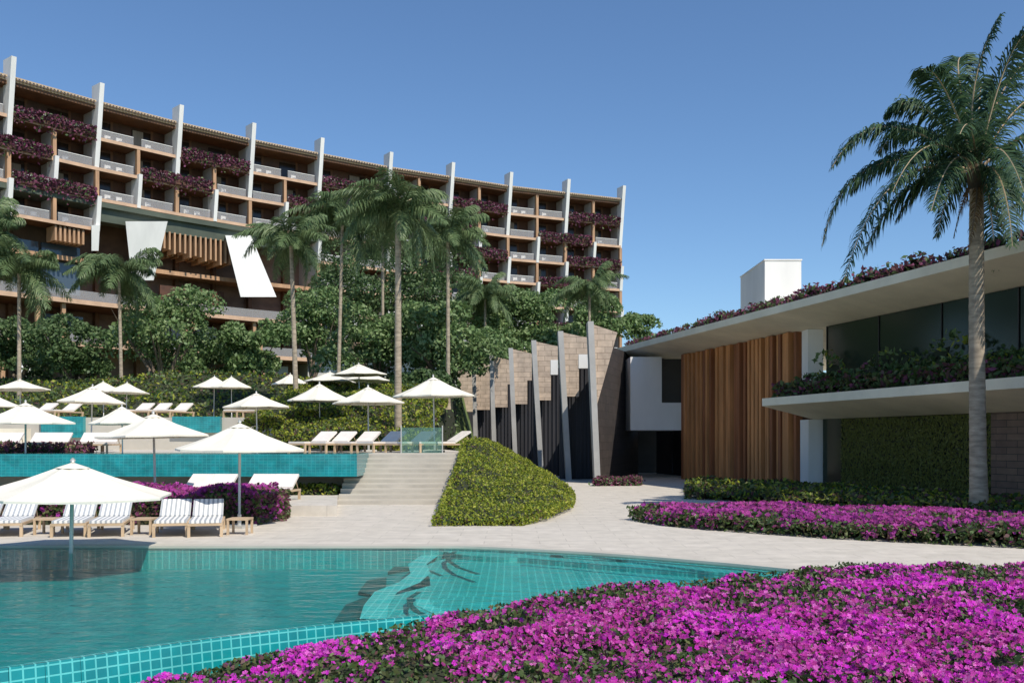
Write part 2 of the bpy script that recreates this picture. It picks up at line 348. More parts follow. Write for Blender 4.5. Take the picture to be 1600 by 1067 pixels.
# ================================================================== SETTING
# terrain: one sheet reaching the horizon
def terr(x, y):
    start = 49 + np.clip((x + 4.4) / 1.2, 0, 1) * 29; 
    t = np.clip((y - start) / 18, 0, 1); t = t * t * (3 - 2 * t)
    z = -2.7 + t * 8.6 + np.clip((y - start - 18) / 30, 0, 1) * 2.6
    z = z - np.clip((y - 190) / 200, 0, 1) * 9
    return z
gx = np.concatenate([np.linspace(-1500, -120, 10), np.linspace(-100, 80, 91), np.linspace(100, 1500, 10)]); gy = np.concatenate([np.linspace(-300, -10, 6), np.linspace(0, 200, 101), np.linspace(220, 2400, 16)])
A, B = np.meshgrid(gx, gy, indexing='ij'); Z = terr(A, B) + np.where(B > 50, (vnoise(A * .15, B * .15, 3) - .5) * .5, 0)
idx = np.arange(A.size).reshape(A.shape); q = np.stack([idx[:-1, :-1], idx[1:, :-1], idx[1:, 1:], idx[:-1, 1:]], -1).reshape(-1, 4)
mb = MB(); mb.arrays(np.stack([A.ravel(), B.ravel(), Z.ravel()], 1), q); obj('ground', mb, 'lawn', kind='structure', smooth=True)

# pool outline
far_pts = [(-60, 20.0), (-1.0, 20.0), (0, 19.62), (1.2, 19.05), (2.44, 18.3), (3.99, 17.1), (5.05, 16.1), (5.5, 15.5)]
lip_pts = [(-60, 2), (-14, 4.0), (-8, 7.5), (-5.0, 9.45), (-3.76, 10.65), (-2.74, 11.4), (-1.77, 12.0), (-.8, 12.5), (.3, 13.0), (1.9, 13.6), (4.0, 14.5), (5.5, 15.45)]
def interp(pts, x): return np.interp(x, [p[0] for p in pts], [p[1] for p in pts])
def smooth_interp(pts, x, r=0.5): return sum(interp(pts, x + d) for d in np.linspace(-r, r, 7)) / 7
XS = np.concatenate([np.linspace(-60, -16, 6), np.arange(-15, 5.5, 0.25), [5.5]])
yfar = smooth_interp(far_pts, XS, .4); ylip = smooth_interp(lip_pts, XS, .5); yfar[-1] = ylip[-1] = 15.5
ylip = np.minimum(ylip, yfar)
# deck (pool side paving)
mb = MB(); XR = np.concatenate([XS, np.arange(6.0, 41, 1.0)]); yf = np.concatenate([yfar, np.interp(np.arange(6.0, 41, 1.0), [6, 8, 12, 40], [14.3, 13.6, 13.0, 13.0])])
for i in range(len(XR) - 1):
    a, b = XR[i], XR[i + 1]
    mb.quad([(a, yf[i], 0), (b, yf[i + 1], 0), (b, 78, 0), (a, 78, 0)], 0)
    if i < len(XS) - 1:
        mb.quad([(a, yf[i], -1.5), (b, yf[i + 1], -1.5), (b, yf[i + 1], -.06), (a, yf[i], -.06)], 1)
        mb.quad([(a, yf[i], -.06), (b, yf[i + 1], -.06), (b, yf[i + 1], 0), (a, yf[i], 0)], 0)
obj('pool_deck', mb, ['deck_paving', 'floor_tile'], kind='structure')
# coping stones along the far edge
mb = MB()
for i in range(len(XS) - 2):
    a, b = XS[i], XS[i + 1]; mb.hexa([(a, yfar[i] - .03, -.045), (b, yfar[i + 1] - .03, -.045), (b, yfar[i + 1] + .32, -.045), (a, yfar[i] + .32, -.045)], [(a, yfar[i] - .03, .012), (b, yfar[i + 1] - .03, .012), (b, yfar[i + 1] + .32, .012), (a, yfar[i] + .32, .012)])
obj('pool_coping', mb, 'concrete', kind='structure')
# water surface
mb = MB()
for i in range(len(XS) - 1):
    a, b = XS[i], XS[i + 1]; mb.quad([(a, ylip[i] + .02, -.03), (b, ylip[i + 1] + .02, -.03), (b, yfar[i + 1], -.03), (a, yfar[i], -.03)])
obj('pool_water', mb, 'water', kind='structure')
# pool floor, shelf and curved steps
mb = MB(); mb.quad([(-62, 0, -.48), (-1.0, 0, -.48), (-1.0, 21, -.48), (-62, 21, -.48)], 0)
sh = [(-1.9, 11.2), (-1.75, 12.6), (-2.05, 13.5), (-2.1, 14.3), (-1.75, 15.1), (-1.35, 15.9), (-1.45, 16.9), (-1.75, 17.8), (-1.6, 18.8), (-1.1, 20.3), (6, 20.3), (7, 11), (3, 10)]
mb.prism(sh, -1.6, -.20, 1)
def arc(cx, cy, r, a0, a1, n=14): return [(cx + r * math.cos(R(a0 + (a1 - a0) * i / n)), cy + r * math.sin(R(a0 + (a1 - a0) * i / n))) for i in range(n + 1)]
mb.prism(arc(.1, 20.5, 1.6, 150, 270) + [(2.0, 17.6), (6, 15), (8, 20)], -.6, -.10, 1)
mb.prism(arc(-.2, 13.0, 1.2, 80, 210) + [(3, 12), (6, 14.4)], -.6, -.09, 1)
mb.prism(arc(1.6, 20.5, 1.7, 150, 270) + [(3.4, 16.6), (6, 15), (8, 20)], -.6, -.06, 1)
brick('dark_reflection_and_line', (0.014, 0.10, 0.10), (0.02, 0.12, 0.12), (0.03, 0.09, 0.09), 0.14, 0.14, 0.01, 'obj', rough=0.4, off=0, noisy=0.4)
for pp in (((522, 970), (540, 944), (566, 934), (592, 930), (590, 966)), ((560, 924), (574, 906), (604, 901), (602, 918), (585, 929)), ((606, 893), (634, 870), (666, 868), (658, 884))):  # dark reflections on the water, set as dark shapes on the floor
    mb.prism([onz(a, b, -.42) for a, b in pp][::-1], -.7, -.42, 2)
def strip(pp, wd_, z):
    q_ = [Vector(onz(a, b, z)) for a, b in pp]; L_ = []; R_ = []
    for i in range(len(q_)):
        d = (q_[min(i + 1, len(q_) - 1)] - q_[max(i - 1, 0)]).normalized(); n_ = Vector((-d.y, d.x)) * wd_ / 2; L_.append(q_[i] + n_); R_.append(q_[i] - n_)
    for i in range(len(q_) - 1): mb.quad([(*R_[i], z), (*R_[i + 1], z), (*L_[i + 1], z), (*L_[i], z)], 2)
strip([(712, 861), (699, 868), (701, 876), (716, 886), (748, 897)], .10, -.052)  # dark lines along the step edges
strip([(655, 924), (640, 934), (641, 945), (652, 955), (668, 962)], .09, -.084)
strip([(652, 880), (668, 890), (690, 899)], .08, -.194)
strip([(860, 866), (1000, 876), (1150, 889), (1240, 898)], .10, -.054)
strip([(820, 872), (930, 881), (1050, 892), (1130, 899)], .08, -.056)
nv = len(mb.m); strip([(583, 966), (588, 945), (603, 924), (640, 909), (657, 895), (652, 881), (672, 867), (704, 860)], .36, -.19); strip([(660, 935), (662, 945), (690, 958)], .2, -.083)
for i in range(nv, len(mb.m)): mb.m[i] = 3
brick('edge_tile', (0.05, 0.56, 0.54), (0.05, 0.48, 0.48), (0.22, 0.72, 0.68), 0.12, 0.12, 0.012, 'obj', rough=0.3, off=0, noisy=0.15)
obj('pool_floor', mb, ['deep_floor', 'floor_tile', 'dark_reflection_and_line', 'edge_tile'], kind='structure')
# overflow lip wall facing the camera
mb = MB(); L = 0.0
for i in range(len(XS) - 1):
    a, b = XS[i], XS[i + 1]; y0, y1 = ylip[i], ylip[i + 1]; d = math.hypot(b - a, y1 - y0); nx_, ny_ = (y1 - y0) / d, -(b - a) / d
    ti = [(a, y0, -.028), (b, y1, -.028)]; to = [(a + nx_ * .09, y0 + ny_ * .09, -.028), (b + nx_ * .09, y1 + ny_ * .09, -.028)]
    bo = [(a + nx_ * .22, y0 + ny_ * .22, -.8), (b + nx_ * .22, y1 + ny_ * .22, -.8)]; bi = [(a, y0, -1.3), (b, y1, -1.3)]
    mb.quad([to[0], to[1], ti[1], ti[0]], 0, [(L, .8), (L + d, .8), (L + d, .9), (L, .9)])
    mb.quad([bo[0], bo[1], to[1], to[0]], 0, [(L, 0), (L + d, 0), (L + d, .80), (L, .80)])
    mb.quad([ti[0], ti[1], bi[1], bi[0]], 0, [(L, .8), (L + d, .8), (L + d, 2.1), (L, 2.1)]); L += d
obj('overflow_wall', mb, 'lip_tile', label='curved turquoise tiled overflow edge of the big pool in the foreground', cat='pool edge')
# narrow gutter in front of the lip
mb = MB()
for i in range(len(XS) - 1):
    a, b = XS[i], XS[i + 1]; mb.quad([(a + .2, ylip[i] - 1.4, -.72), (b + .2, ylip[i + 1] - 1.4, -.72), (b + .2, ylip[i + 1] - .1, -.72), (a + .2, ylip[i] - .1, -.72)])
obj('gutter_water', mb, 'floor_tile', kind='structure')

# upper terraces
mb = MB(); mb.prism([(-60, 28), (-5.1, 28), (-6.0, 33), (-6.0, 35.4), (-60, 35.4)], -.5, .30, 0)
obj('lower_terrace', mb, 'deck_paving', kind='structure')
mb = MB(); mb.prism([(-60, 35.2), (-6.0, 35.2), (-6.0, 36.0), (-1.9, 36.0), (-1.9, 41), (-3.3, 50.2), (-60, 50.2)], -.5, 1.72, 0, 1)
obj('middle_terrace', mb, ['deck_paving', 'concrete'], kind='structure')
mb = MB()
plain('riser_stone', (0.44, 0.405, 0.345), 0.8, 0.15, 1.2)
for k in range(10):
    zt_ = .172 * (k + 1) if k < 9 else 1.715
    mb.box(-6.0, -1.92, 33.0 + .3 * k, 36.004, .172 * k - (0 if k else .3), zt_ - .05, 1); mb.box(-6.0, -1.92, 33.0 + .3 * k, 36.004, zt_ - .05, zt_, 0)
obj('steps', mb, ['concrete', 'riser_stone'], kind='structure')
mb = MB(); mb.box(-60, -5.33, 33.0, 36.8, .96, 1.735, 0)
obj('upper_pool_wall', mb, 'overflow_tile', label='long turquoise tiled overflow wall of the upper pool above the lower terrace', cat='pool wall')
mb = MB(); mb.quad([(-60, 33.05, 1.745), (-5.4, 33.05, 1.745), (-5.4, 36.7, 1.745), (-60, 36.7, 1.745)]); obj('upper_pool_water', mb, 'water', kind='structure')
mb = MB(); mb.box(-60, -12.3, 50, 60, -.5, 3.40, 0)
obj('upper_terrace', mb, 'concrete', kind='structure')
mb = MB(); mb.box(-24.4, -22.2, 49.7, 50.05, 2.35, 3.44, 0)
obj('cascade_wall', mb, 'overflow_tile', label='short turquoise tiled cascade wall at the far left below the upper terrace', cat='pool wall', group='cascade walls of the upper terrace')
mb = MB(); mb.box(-17.6, -15.1, 49.7, 50.05, 2.6, 3.44, 0)
obj('cascade_wall', mb, 'overflow_tile', label='short turquoise tiled cascade wall between the big cream parasols', cat='pool wall', group='cascade walls of the upper terrace')
mb = MB(); mb.box(-34, -22.3, 44, 44.5, 1.72, 2.75, 0); obj('low_wall', mb, 'offwhite_plaster', label='low pale wall behind the loungers at the left edge', cat='wall')
# glass pane at the end of the upper terrace
mb = MB(); mb.box(-4.25, -2.7, 37.0, 37.03, 1.72, 2.7, 0); gp = thing('glass_railing', (-3.5, 37, 1.72), 'clear greenish glass guard rail beside the palm trunk on the middle terrace', 'railing')
obj('glass_panel', mb, 'clear_glass', gp)
for x in (-4.27, -2.68): obj('rail_post', MB().box(x - .02, x + .02, 36.98, 37.05, 1.72, 2.78), 'metal_pole', gp)

# ================================================================== HOTEL
hx = [14, 152, 277, 391, 498, 606, 703, 794, 884, 970]; hy = [93, 134, 168, 196, 219, 241, 257, 272, 283, 293]
HT = 39.7
FP = []
for x, y in zip(hx, hy):
    Y = F * HT / (HOR - y); FP.append(Vector(((x - 800) / F * Y, Y)))
FP = [FP[0] + (FP[0] - FP[1])] + FP          # one more bay off-frame at the left: index shift by 1
NF = len(FP)
TD = []
for i in range(NF):
    d = (FP[min(i + 1, NF - 1)] - FP[max(i - 1, 0)]).normalized(); TD.append(d)
NR = [Vector((d.y, -d.x)) for d in TD]       # outward normal (towards the camera)
hotel = thing('hotel', (FP[5].x, FP[5].y, 7.5), 'long curved multi-storey hotel with white leaning fins and planted wooden balconies on the hill', 'hotel')
def fz(k): return 36.1 - 3.4 * k
def fpt(u, off=0.0):                         # u in fin units
    i = max(0, min(NF - 2, int(math.floor(u)))); t = u - i
    p = FP[i].lerp(FP[i + 1], t); n = NR[i].lerp(NR[i + 1], t).normalized(); return p + n * off
def uof(px, off=0.0):
    lo, hi = 0.0, NF - 1.0001
    for _ in range(40):
        mid = (lo + hi) / 2; p = fpt(mid, off)
        if p.x / p.y * F + 800 < px: lo = mid
        else: hi = mid
    return lo
def fpx(px, py, off=0.0): u = uof(px, off); p = fpt(u, off); return u, EYE + (HOR - py) * p.y / F
def nstor(b): return {0: 4, 1: 4, 2: 3, 3: 3, 4: 3}.get(b, 7)
def band(mb, u0, u1, o0, o1, z0, z1, m=0, n=1):
    for j in range(n):
        a = u0 + (u1 - u0) * j / n; b = u0 + (u1 - u0) * (j + 1) / n
        q = [fpt(a, o1), fpt(b, o1), fpt(b, o0), fpt(a, o0)]
        mb.hexa([(*p, z0) for p in q], [(*p, z1) for p in q], m)
    return mb
DEP = 3.0
for b in range(NF - 1):
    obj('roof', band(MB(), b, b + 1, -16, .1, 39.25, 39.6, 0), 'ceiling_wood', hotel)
    mb = MB(); nn = 26
    for j in range(nn):
        u = b + (j + .5) / nn; band(mb, u - .008, u + .008, -.6, .75, 39.75, 39.95, 0)
    band(mb, b + .04, b + .96, .12, .28, 39.60, 39.72, 0); band(mb, b + .04, b + .96, .45, .55, 39.95, 40.05, 0)
    obj('pergola', mb, 'frame_wood', hotel)
    for k in range(nstor(b)):
        z = fz(k); top = (39.25 if k == 0 else fz(k - 1) - .3)
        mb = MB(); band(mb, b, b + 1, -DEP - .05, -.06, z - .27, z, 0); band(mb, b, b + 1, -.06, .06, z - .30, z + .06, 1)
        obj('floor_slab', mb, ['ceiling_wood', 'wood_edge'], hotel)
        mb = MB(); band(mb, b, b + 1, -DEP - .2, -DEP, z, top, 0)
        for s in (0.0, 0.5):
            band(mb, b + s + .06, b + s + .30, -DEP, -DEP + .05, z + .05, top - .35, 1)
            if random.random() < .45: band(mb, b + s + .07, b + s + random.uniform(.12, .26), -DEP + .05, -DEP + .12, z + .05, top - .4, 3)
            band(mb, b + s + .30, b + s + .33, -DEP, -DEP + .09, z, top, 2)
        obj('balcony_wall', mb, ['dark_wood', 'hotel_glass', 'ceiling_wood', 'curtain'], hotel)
        mb = MB()
        for s in (0.0, 0.5):
            band(mb, b + s + .05, b + s + .45, -.30, -.26, z + .08, z + 1.0, 0); band(mb, b + s + .05, b + s + .45, -.32, -.24, z + 1.0, z + 1.07, 1)
        obj('railing', mb, ['rail_glass', 'white_plaster'], hotel)
        if (b * 3 + k * 5) % 4 != 1:       # a pair of pale chairs on the balcony
            mb = MB()
            for s in (.16, .30, .66):
                band(mb, b + s, b + s + .07, -1.5, -.8, z + .35, z + .45, 0); band(mb, b + s, b + s + .07, -1.6, -1.5, z, z + .95, 0)
            obj('balcony_chair', mb, 'white_plaster', hotel)
    zb = fz(nstor(b) - 1) - .3
    obj('core', band(MB(), b, b + 1, -16, -DEP - .25 if nstor(b) > 4 else -9.5, 5, 39.2 if False else 39.2, 0), 'party_wall', hotel)
# leaning fins, party walls, wooden columns
def leaf_piece(mb, i_u, z0, z1, o0, o1, back, th, m=0):
    p0 = fpt(i_u, o0); p1 = fpt(i_u, o1); pb0 = fpt(i_u, back); i = int(min(NF - 1, round(i_u))); t = TD[i] * th / 2
    mb.hexa([(*(p0 - t), z0), (*(p0 + t), z0), (*(pb0 + t), z0), (*(pb0 - t), z0)], [(*(p1 - t), z1), (*(p1 + t), z1), (*(pb0 + t), z1), (*(pb0 - t), z1)], m)
    return mb
for i in range(NF):
    b = min(i, NF - 2); ns = max(nstor(max(i - 1, 0)), nstor(b))
    obj('fin', leaf_piece(MB(), i, fz(1) - .15 - (.15), HT + EYE, -.15, 1.2, -.75, .52), 'white_plaster', hotel)
    for k in range(ns):
        z = fz(k); top = 39.25 if k == 0 else fz(k - 1) - .3
        if k >= 2:
            if k % 2: obj('fin', leaf_piece(MB(), i, z - .25, fz(k - 1) + .15, .10, .62, -1.4, .48), 'white_plaster', hotel)
            else: obj('column', leaf_piece(MB(), i, z, top, .03, .03, -.45, .42), 'wood', hotel)
        obj('party_wall', leaf_piece(MB(), i, z + .0, top, -.5, -.5, -DEP, .3), 'party_wall', hotel)
for b in range(NF - 1):
    for k in range(nstor(b)):
        z = fz(k); top = 39.25 if k == 0 else fz(k - 1) - .3; u = b + .5
        if k == 0 and b < 6: continue
        if k >= 2 and k % 2 == 0: obj('fin', leaf_piece(MB(), u, z - .25, fz(k - 1) + .15, .10, .62, -1.4, .44), 'white_plaster', hotel)
        else: obj('column', leaf_piece(MB(), u, z, top, .03, .03, -.45, .38), 'wood', hotel)
        obj('party_wall', leaf_piece(MB(), u, z, top, -.5, -.5, -DEP, .25), 'party_wall', hotel)
# lobby zone under the first bays
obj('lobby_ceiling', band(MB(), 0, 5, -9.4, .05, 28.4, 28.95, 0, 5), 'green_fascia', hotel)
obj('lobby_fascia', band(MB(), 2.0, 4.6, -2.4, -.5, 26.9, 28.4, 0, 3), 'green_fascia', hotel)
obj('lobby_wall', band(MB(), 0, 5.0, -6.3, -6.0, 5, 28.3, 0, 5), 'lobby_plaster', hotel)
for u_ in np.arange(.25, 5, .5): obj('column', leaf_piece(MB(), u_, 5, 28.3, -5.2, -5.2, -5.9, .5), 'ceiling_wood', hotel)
obj('terrace_slab', band(band(MB(), 0, 5.0, -6.0, -2.2, 22.3, 22.6, 0, 5), 0, 5.0, -2.2, -2.0, 22.2, 22.7, 0, 5), 'wood', hotel)
ua, _ = fpx(247, 380); ub, _ = fpx(366, 380)
mb = MB()
for j in range(15):
    u = ua + (ub - ua) * (j + .5) / 15; hgt = 2.0 + .9 * (j / 14) + (.35 if j % 3 == 0 else 0)
    band(mb, u - .012, u + .012, -2.2, -.35, 27.0 - hgt, 27.0, 0); band(mb, u + .008, u + .028, -4.6, -2.6, 26.4 - hgt * .8, 27.0, 0)
obj('slat_ceiling', mb, 'wood', hotel)
ua, _ = fpx(85, 380); ub, _ = fpx(135, 380); mb = MB()
for j in range(7):
    u = ua + (ub - ua) * (j + .5) / 7; band(mb, u - .012, u + .012, -2.2, -.2, 23.9, 25.5, 0)
obj('slat_ceiling', mb, 'wood', hotel)
def pylon(top, bot, o_top, o_bot, th):
    mb = MB(); (xa, xb, ya), (xc, xd, yb) = top, bot
    def P(px, py, o): u, z = fpx(px, py, o); return (*fpt(u, o), z)
    mb.hexa([P(xc, yb, o_bot), P(xd, yb, o_bot), P(xd, yb, o_bot - th), P(xc, yb, o_bot - th)], [P(xa, ya, o_top), P(xb, ya, o_top), P(xb, ya, o_top - th), P(xa, ya, o_top - th)])
    obj('pylon', mb, 'white_plaster', hotel)
pylon((196, 262, 346), (206, 240, 438), 1.4, .2, 1.6)
pylon((352, 392, 368), (376, 432, 464), .6, 1.6, 1.6)
pylon((22, 38, 505), (34, 50, 588), 1.2, 1.8, 1.2)
pylon((143, 156, 352), (143, 154, 392), .8, .4, 1.0)
for zz, u0, u1, o in ((17.5, 0, 5.0, 1.0), (12.9, 0, 5.0, .8)):
    mb = MB(); band(mb, u0, u1, -9.2, o - .1, zz - .35, zz, 0, 5); band(mb, u0, u1, o - .1, o, zz - .4, zz + .08, 1, 5); obj('terrace_slab', mb, ['ceiling_wood', 'wood_edge'], hotel)
    mb = MB(); band(mb, u0 + .1, u1 - .1, o - .4, o - .36, zz + .05, zz + 1.15, 0, 5); obj('railing', mb, 'rail_glass', hotel)
for px, pz0, pz1 in ((291, 12.9, 17.1), (303, 12.9, 17.1), (398, 12.9, 17.1), (408, 12.9, 17.1), (402, 6, 12.5), (412, 6, 12.5), (5, 6, 12.5), (60, 12.9, 17.1), (200, 12.9, 17.1), (100, 12.9, 17.1)):
    u = uof(px, .5); obj('column', leaf_piece(MB(), u, pz0, pz1, .5, .5, .1, .4), 'wood', hotel)
for a, b_, z0, z1, mt in ((253, 288, 13, 16.4, 'grey_panel'), (305, 338, 13, 16.4, 'grey_panel'), (352, 395, 13, 16.2, 'grey_panel'), (363, 398, 6, 11.9, 'grey_panel'), (415, 450, 6, 12, 'grey_panel'), (20, 60, 18.6, 24, 'blue_glass'), (65, 125, 18.6, 24, 'blue_glass'), (250, 350, 18, 21.0, 'dark_wood'), (70, 130, 13, 16.2, 'blue_glass')):
    u0 = uof(a, -3); u1 = uof(b_, -3); obj('window' if mt == 'blue_glass' else 'wall_panel', band(MB(), u0, u1, -3.3, -3.0, z0, z1, 0), mt, hotel)
# balcony bougainvilleas
ORD = ['off-frame', 'first', 'second', 'third', 'fourth', 'fifth', 'sixth', 'seventh', 'eighth', 'ninth', 'tenth']
STY = ['top', 'second highest', 'third highest', 'fourth highest', 'fifth highest', 'sixth highest', 'seventh highest']
def bplant(u0, u1, k, where):
    z = fz(k); n = int(1150 * (u1 - u0)); P = []
    u = rng.uniform(u0, u1, n); zz = z + .95 - np.abs(rng.normal(0, .72, n)) ; zz = np.clip(zz, z - 1.0 - .8 * vnoise(u * 9, u * 0, 4), None) + .25 * vnoise(u * 14, u * 0, k)
    o = .12 + rng.uniform(0, .55, n) * (1 - np.clip((z - zz) / 2.2, 0, 1) * .6)
    pts = np.array([(*fpt(a, b), c) for a, b, c in zip(u, o, zz)])
    V, Fl = leaves(pts, .36, .7, .3); mb = MB(); mb.arrays(V, Fl, 0)
    nb = n // 6; V, Fl = leaves(pts[:nb] + rng.normal(0, .1, (nb, 3)), .4, .6, .2); mb.arrays(V, Fl, 1)
    band(mb, u0, u1, .07, .38, z - .1, z + .5, 2)
    obj('bougainvillea', mb, ['bougain_dull', 'leaf_dark', 'dark_wood'], label='purple bougainvillea on the ' + STY[k] + ' balcony row, ' + where, cat='plant', group='bougainvilleas trailing over the hotel balconies')
for b, k in ((1, 0), (3, 0), (5, 0), (7, 0), (9, 0), (1, 2), (7, 2), (9, 2)):
    bplant(b + .03, b + .97, k, ('between the %s and %s white fins' % (ORD[b], ORD[b + 1])) if b < 10 else '')
for i, k in ((1, 1), (3, 1), (5, 1), (7, 1), (9, 1), (9, 3), (7, 3), (9, 5)):
    bplant(i - .47, i + .45, k, 'below the %s white fin from left' % ORD[i])

# ================================================================== RIGHT BUILDING
wallX = lambda Y: 13.2 - .253 * (Y - 41.7)
fasX = lambda Y: 21.47 - .252 * Y
villa = thing('building', (15, 42, 0), 'low modern building with broad cream roof overhang and vertical timber screen at the right', 'building')
def slab(name, y0, y1, yw1, z_b, z_t, z_in, back, m):
    mb = MB()
    A = [(fasX(y0), y0), (wallX(y0), y0), (wallX(y0) + back, y0)]; Bf = [(fasX(y1), y1), (wallX(yw1), yw1), (wallX(yw1) + back, yw1 + 4)]
    mb.quad([(*A[0], z_b), (*A[1], z_in), (*Bf[1], z_in), (*Bf[0], z_b)])       # soffit
    mb.quad([(*A[1], z_in), (*A[2], z_in), (*Bf[2], z_in), (*Bf[1], z_in)])
    mb.quad([(*A[0], z_t), (*Bf[0], z_t), (*Bf[1], z_t), (*A[1], z_t)]); mb.quad([(*A[1], z_t), (*Bf[1], z_t), (*Bf[2], z_t), (*A[2], z_t)])
    mb.quad([(*A[0], z_b), (*Bf[0], z_b), (*Bf[0], z_t), (*A[0], z_t)])
    for E in (A, Bf): mb.quad([(*E[0], z_b), (*E[0], z_t), (*E[1], z_t), (*E[1], z_in)]); mb.quad([(*E[1], z_in), (*E[1], z_t), (*E[2], z_t), (*E[2], z_in)])
    mb.quad([(*A[2], z_in), (*Bf[2], z_in), (*Bf[2], z_t), (*A[2], z_t)])
    return obj(name, mb, m, villa)
slab('roof', 20, 59.8, 63.0, 7.58, 7.9, 7.08, 14, 'offwhite_plaster')
slab('canopy', 16, 41.9, 41.9, 3.70, 4.03, 3.12, 3, 'offwhite_plaster')
wd = Vector((-.253, 1)).normalized(); wn = Vector((-1, -.253)).normalized()
def wband(mb, y0, y1, o0, o1, z0, z1, m=0):   # o>0 towards the camera side
    q = [Vector((wallX(y0), y0)) + wn * o1, Vector((wallX(y0), y0)) + wn * o0, Vector((wallX(y1), y1)) + wn * o0, Vector((wallX(y1), y1)) + wn * o1]
    return mb.hexa([(*p, z0) for p in q], [(*p, z1) for p in q], m)
obj('wall', wband(MB(), 16, 31.7, -.6, -.1, 0, 3.12), 'brown_brick', villa)
obj('glass_door', wband(MB(), 40.05, 41.4, -.6, -.15, 0, 3.12), 'dark_glass', villa)
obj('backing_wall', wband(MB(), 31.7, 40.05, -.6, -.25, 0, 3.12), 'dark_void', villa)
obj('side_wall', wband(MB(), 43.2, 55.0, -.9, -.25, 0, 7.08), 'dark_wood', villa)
mb = MB(); n = 34
for j in range(n):
    y = 43.1 + (54.9 - 43.1) * j / n; wdt = (54.9 - 43.1) / n; z0 = 0.0; dd = .10 + .22 * random.random(); ww = wdt * random.uniform(.35, .8)
    wband(mb, y, y + ww, -.22, dd, z0, 7.08 - .0, random.choice((0, 0, 1)))
obj('slat_screen', mb, ['screen_light', 'screen_dark'], villa)
mb = MB(); mb.box(12.88, 13.72, 41.7, 42.9, 0, 3.11); obj('column', mb, 'white_plaster', villa)
mb = MB(); mb.box(12.95, 13.62, 42.0, 42.9, 4.04, 7.07); obj('column', mb, 'white_plaster', villa)
for y0 in np.arange(20, 41.0, 3.5): obj('window', wband(MB(), y0 + .05, min(y0 + 3.45, 41.6), -.5, -.1, 4.15, 7.07), 'dark_glass', villa)
for y0 in np.arange(20, 43, 3.5): obj('window_frame', wband(MB(), y0 - .02, y0 + .02, -.5, -.06, 4.15, 7.07), 'dark_void', villa)
obj('parapet', wband(MB(), 16, 41.8, -.55, -.05, 4.03, 4.2), 'offwhite_plaster', villa)
X56 = lambda p: (p - 800) / F * 56
mb = MB(); mb.box(X56(985), X56(1034), 56, 61, 2.8, 7.07); mb.box(X56(1034) , X56(1069), 56, 56.25, 2.8, 4.4); mb.box(X56(1034), X56(1069), 56.25, 61, 2.8, 3.0)
obj('balcony_box', mb, 'white_plaster', villa)
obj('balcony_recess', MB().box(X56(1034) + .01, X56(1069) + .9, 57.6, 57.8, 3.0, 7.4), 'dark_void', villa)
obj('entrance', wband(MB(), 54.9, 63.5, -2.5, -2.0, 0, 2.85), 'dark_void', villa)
for y0 in (56.8, 58.8, 60.8): obj('door_frame', wband(MB(), y0, y0 + .08, -2.0, -1.9, 0, 2.85), 'dark_frame_and_shadow', villa)
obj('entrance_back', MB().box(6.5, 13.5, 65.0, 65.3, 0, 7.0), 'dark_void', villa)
# stone return wall
mb = MB(); mb.hexa([(4.34, 49.7, 0), (4.42, 49.7, 0), (8.3, 63.2, 0), (7.75, 63.4, 0)], [(4.34, 49.7, 7.3), (4.42, 49.7, 7.3), (8.3, 63.2, 7.75), (7.75, 63.4, 7.75)])
obj('stone_wall', mb, 'dark_stone', villa)
# chimney-like white box on the roof
mb = MB(); x0 = (1195 - 800) / F * 50; x1 = (1252 - 800) / F * 50; zt = EYE + (HOR - 407) * 50 / F
mb.box(x0, x1, 50, 55.3, 7.9, zt); mb.box(x0 - .04, x1 + .04, 49.96, 55.34, zt, zt + .06)
obj('roof_box', mb, 'white_plaster', villa)
# living wall
mb = MB(); n = 15000; y = rng.uniform(31.7, 40.05, n); P = np.stack([wallX(y), y, rng.uniform(.0, 3.1, n)], 1) + np.array([wn.x, wn.y, 0]) * rng.uniform(-.20, -.10, n)[:, None]
V, Fl = leaves(P, .11, .5, .1, nrm=np.array([wn.x, wn.y, 0]) * 3); mb.arrays(V, Fl, 0)
leafmat('leaf_olive', [(0.15, 0.165, 0.035), (0.19, 0.20, 0.045), (0.12, 0.14, 0.03)])
obj('green_wall', mb, 'leaf_olive', label='shaded olive green living wall under the cream canopy', cat='plant wall')

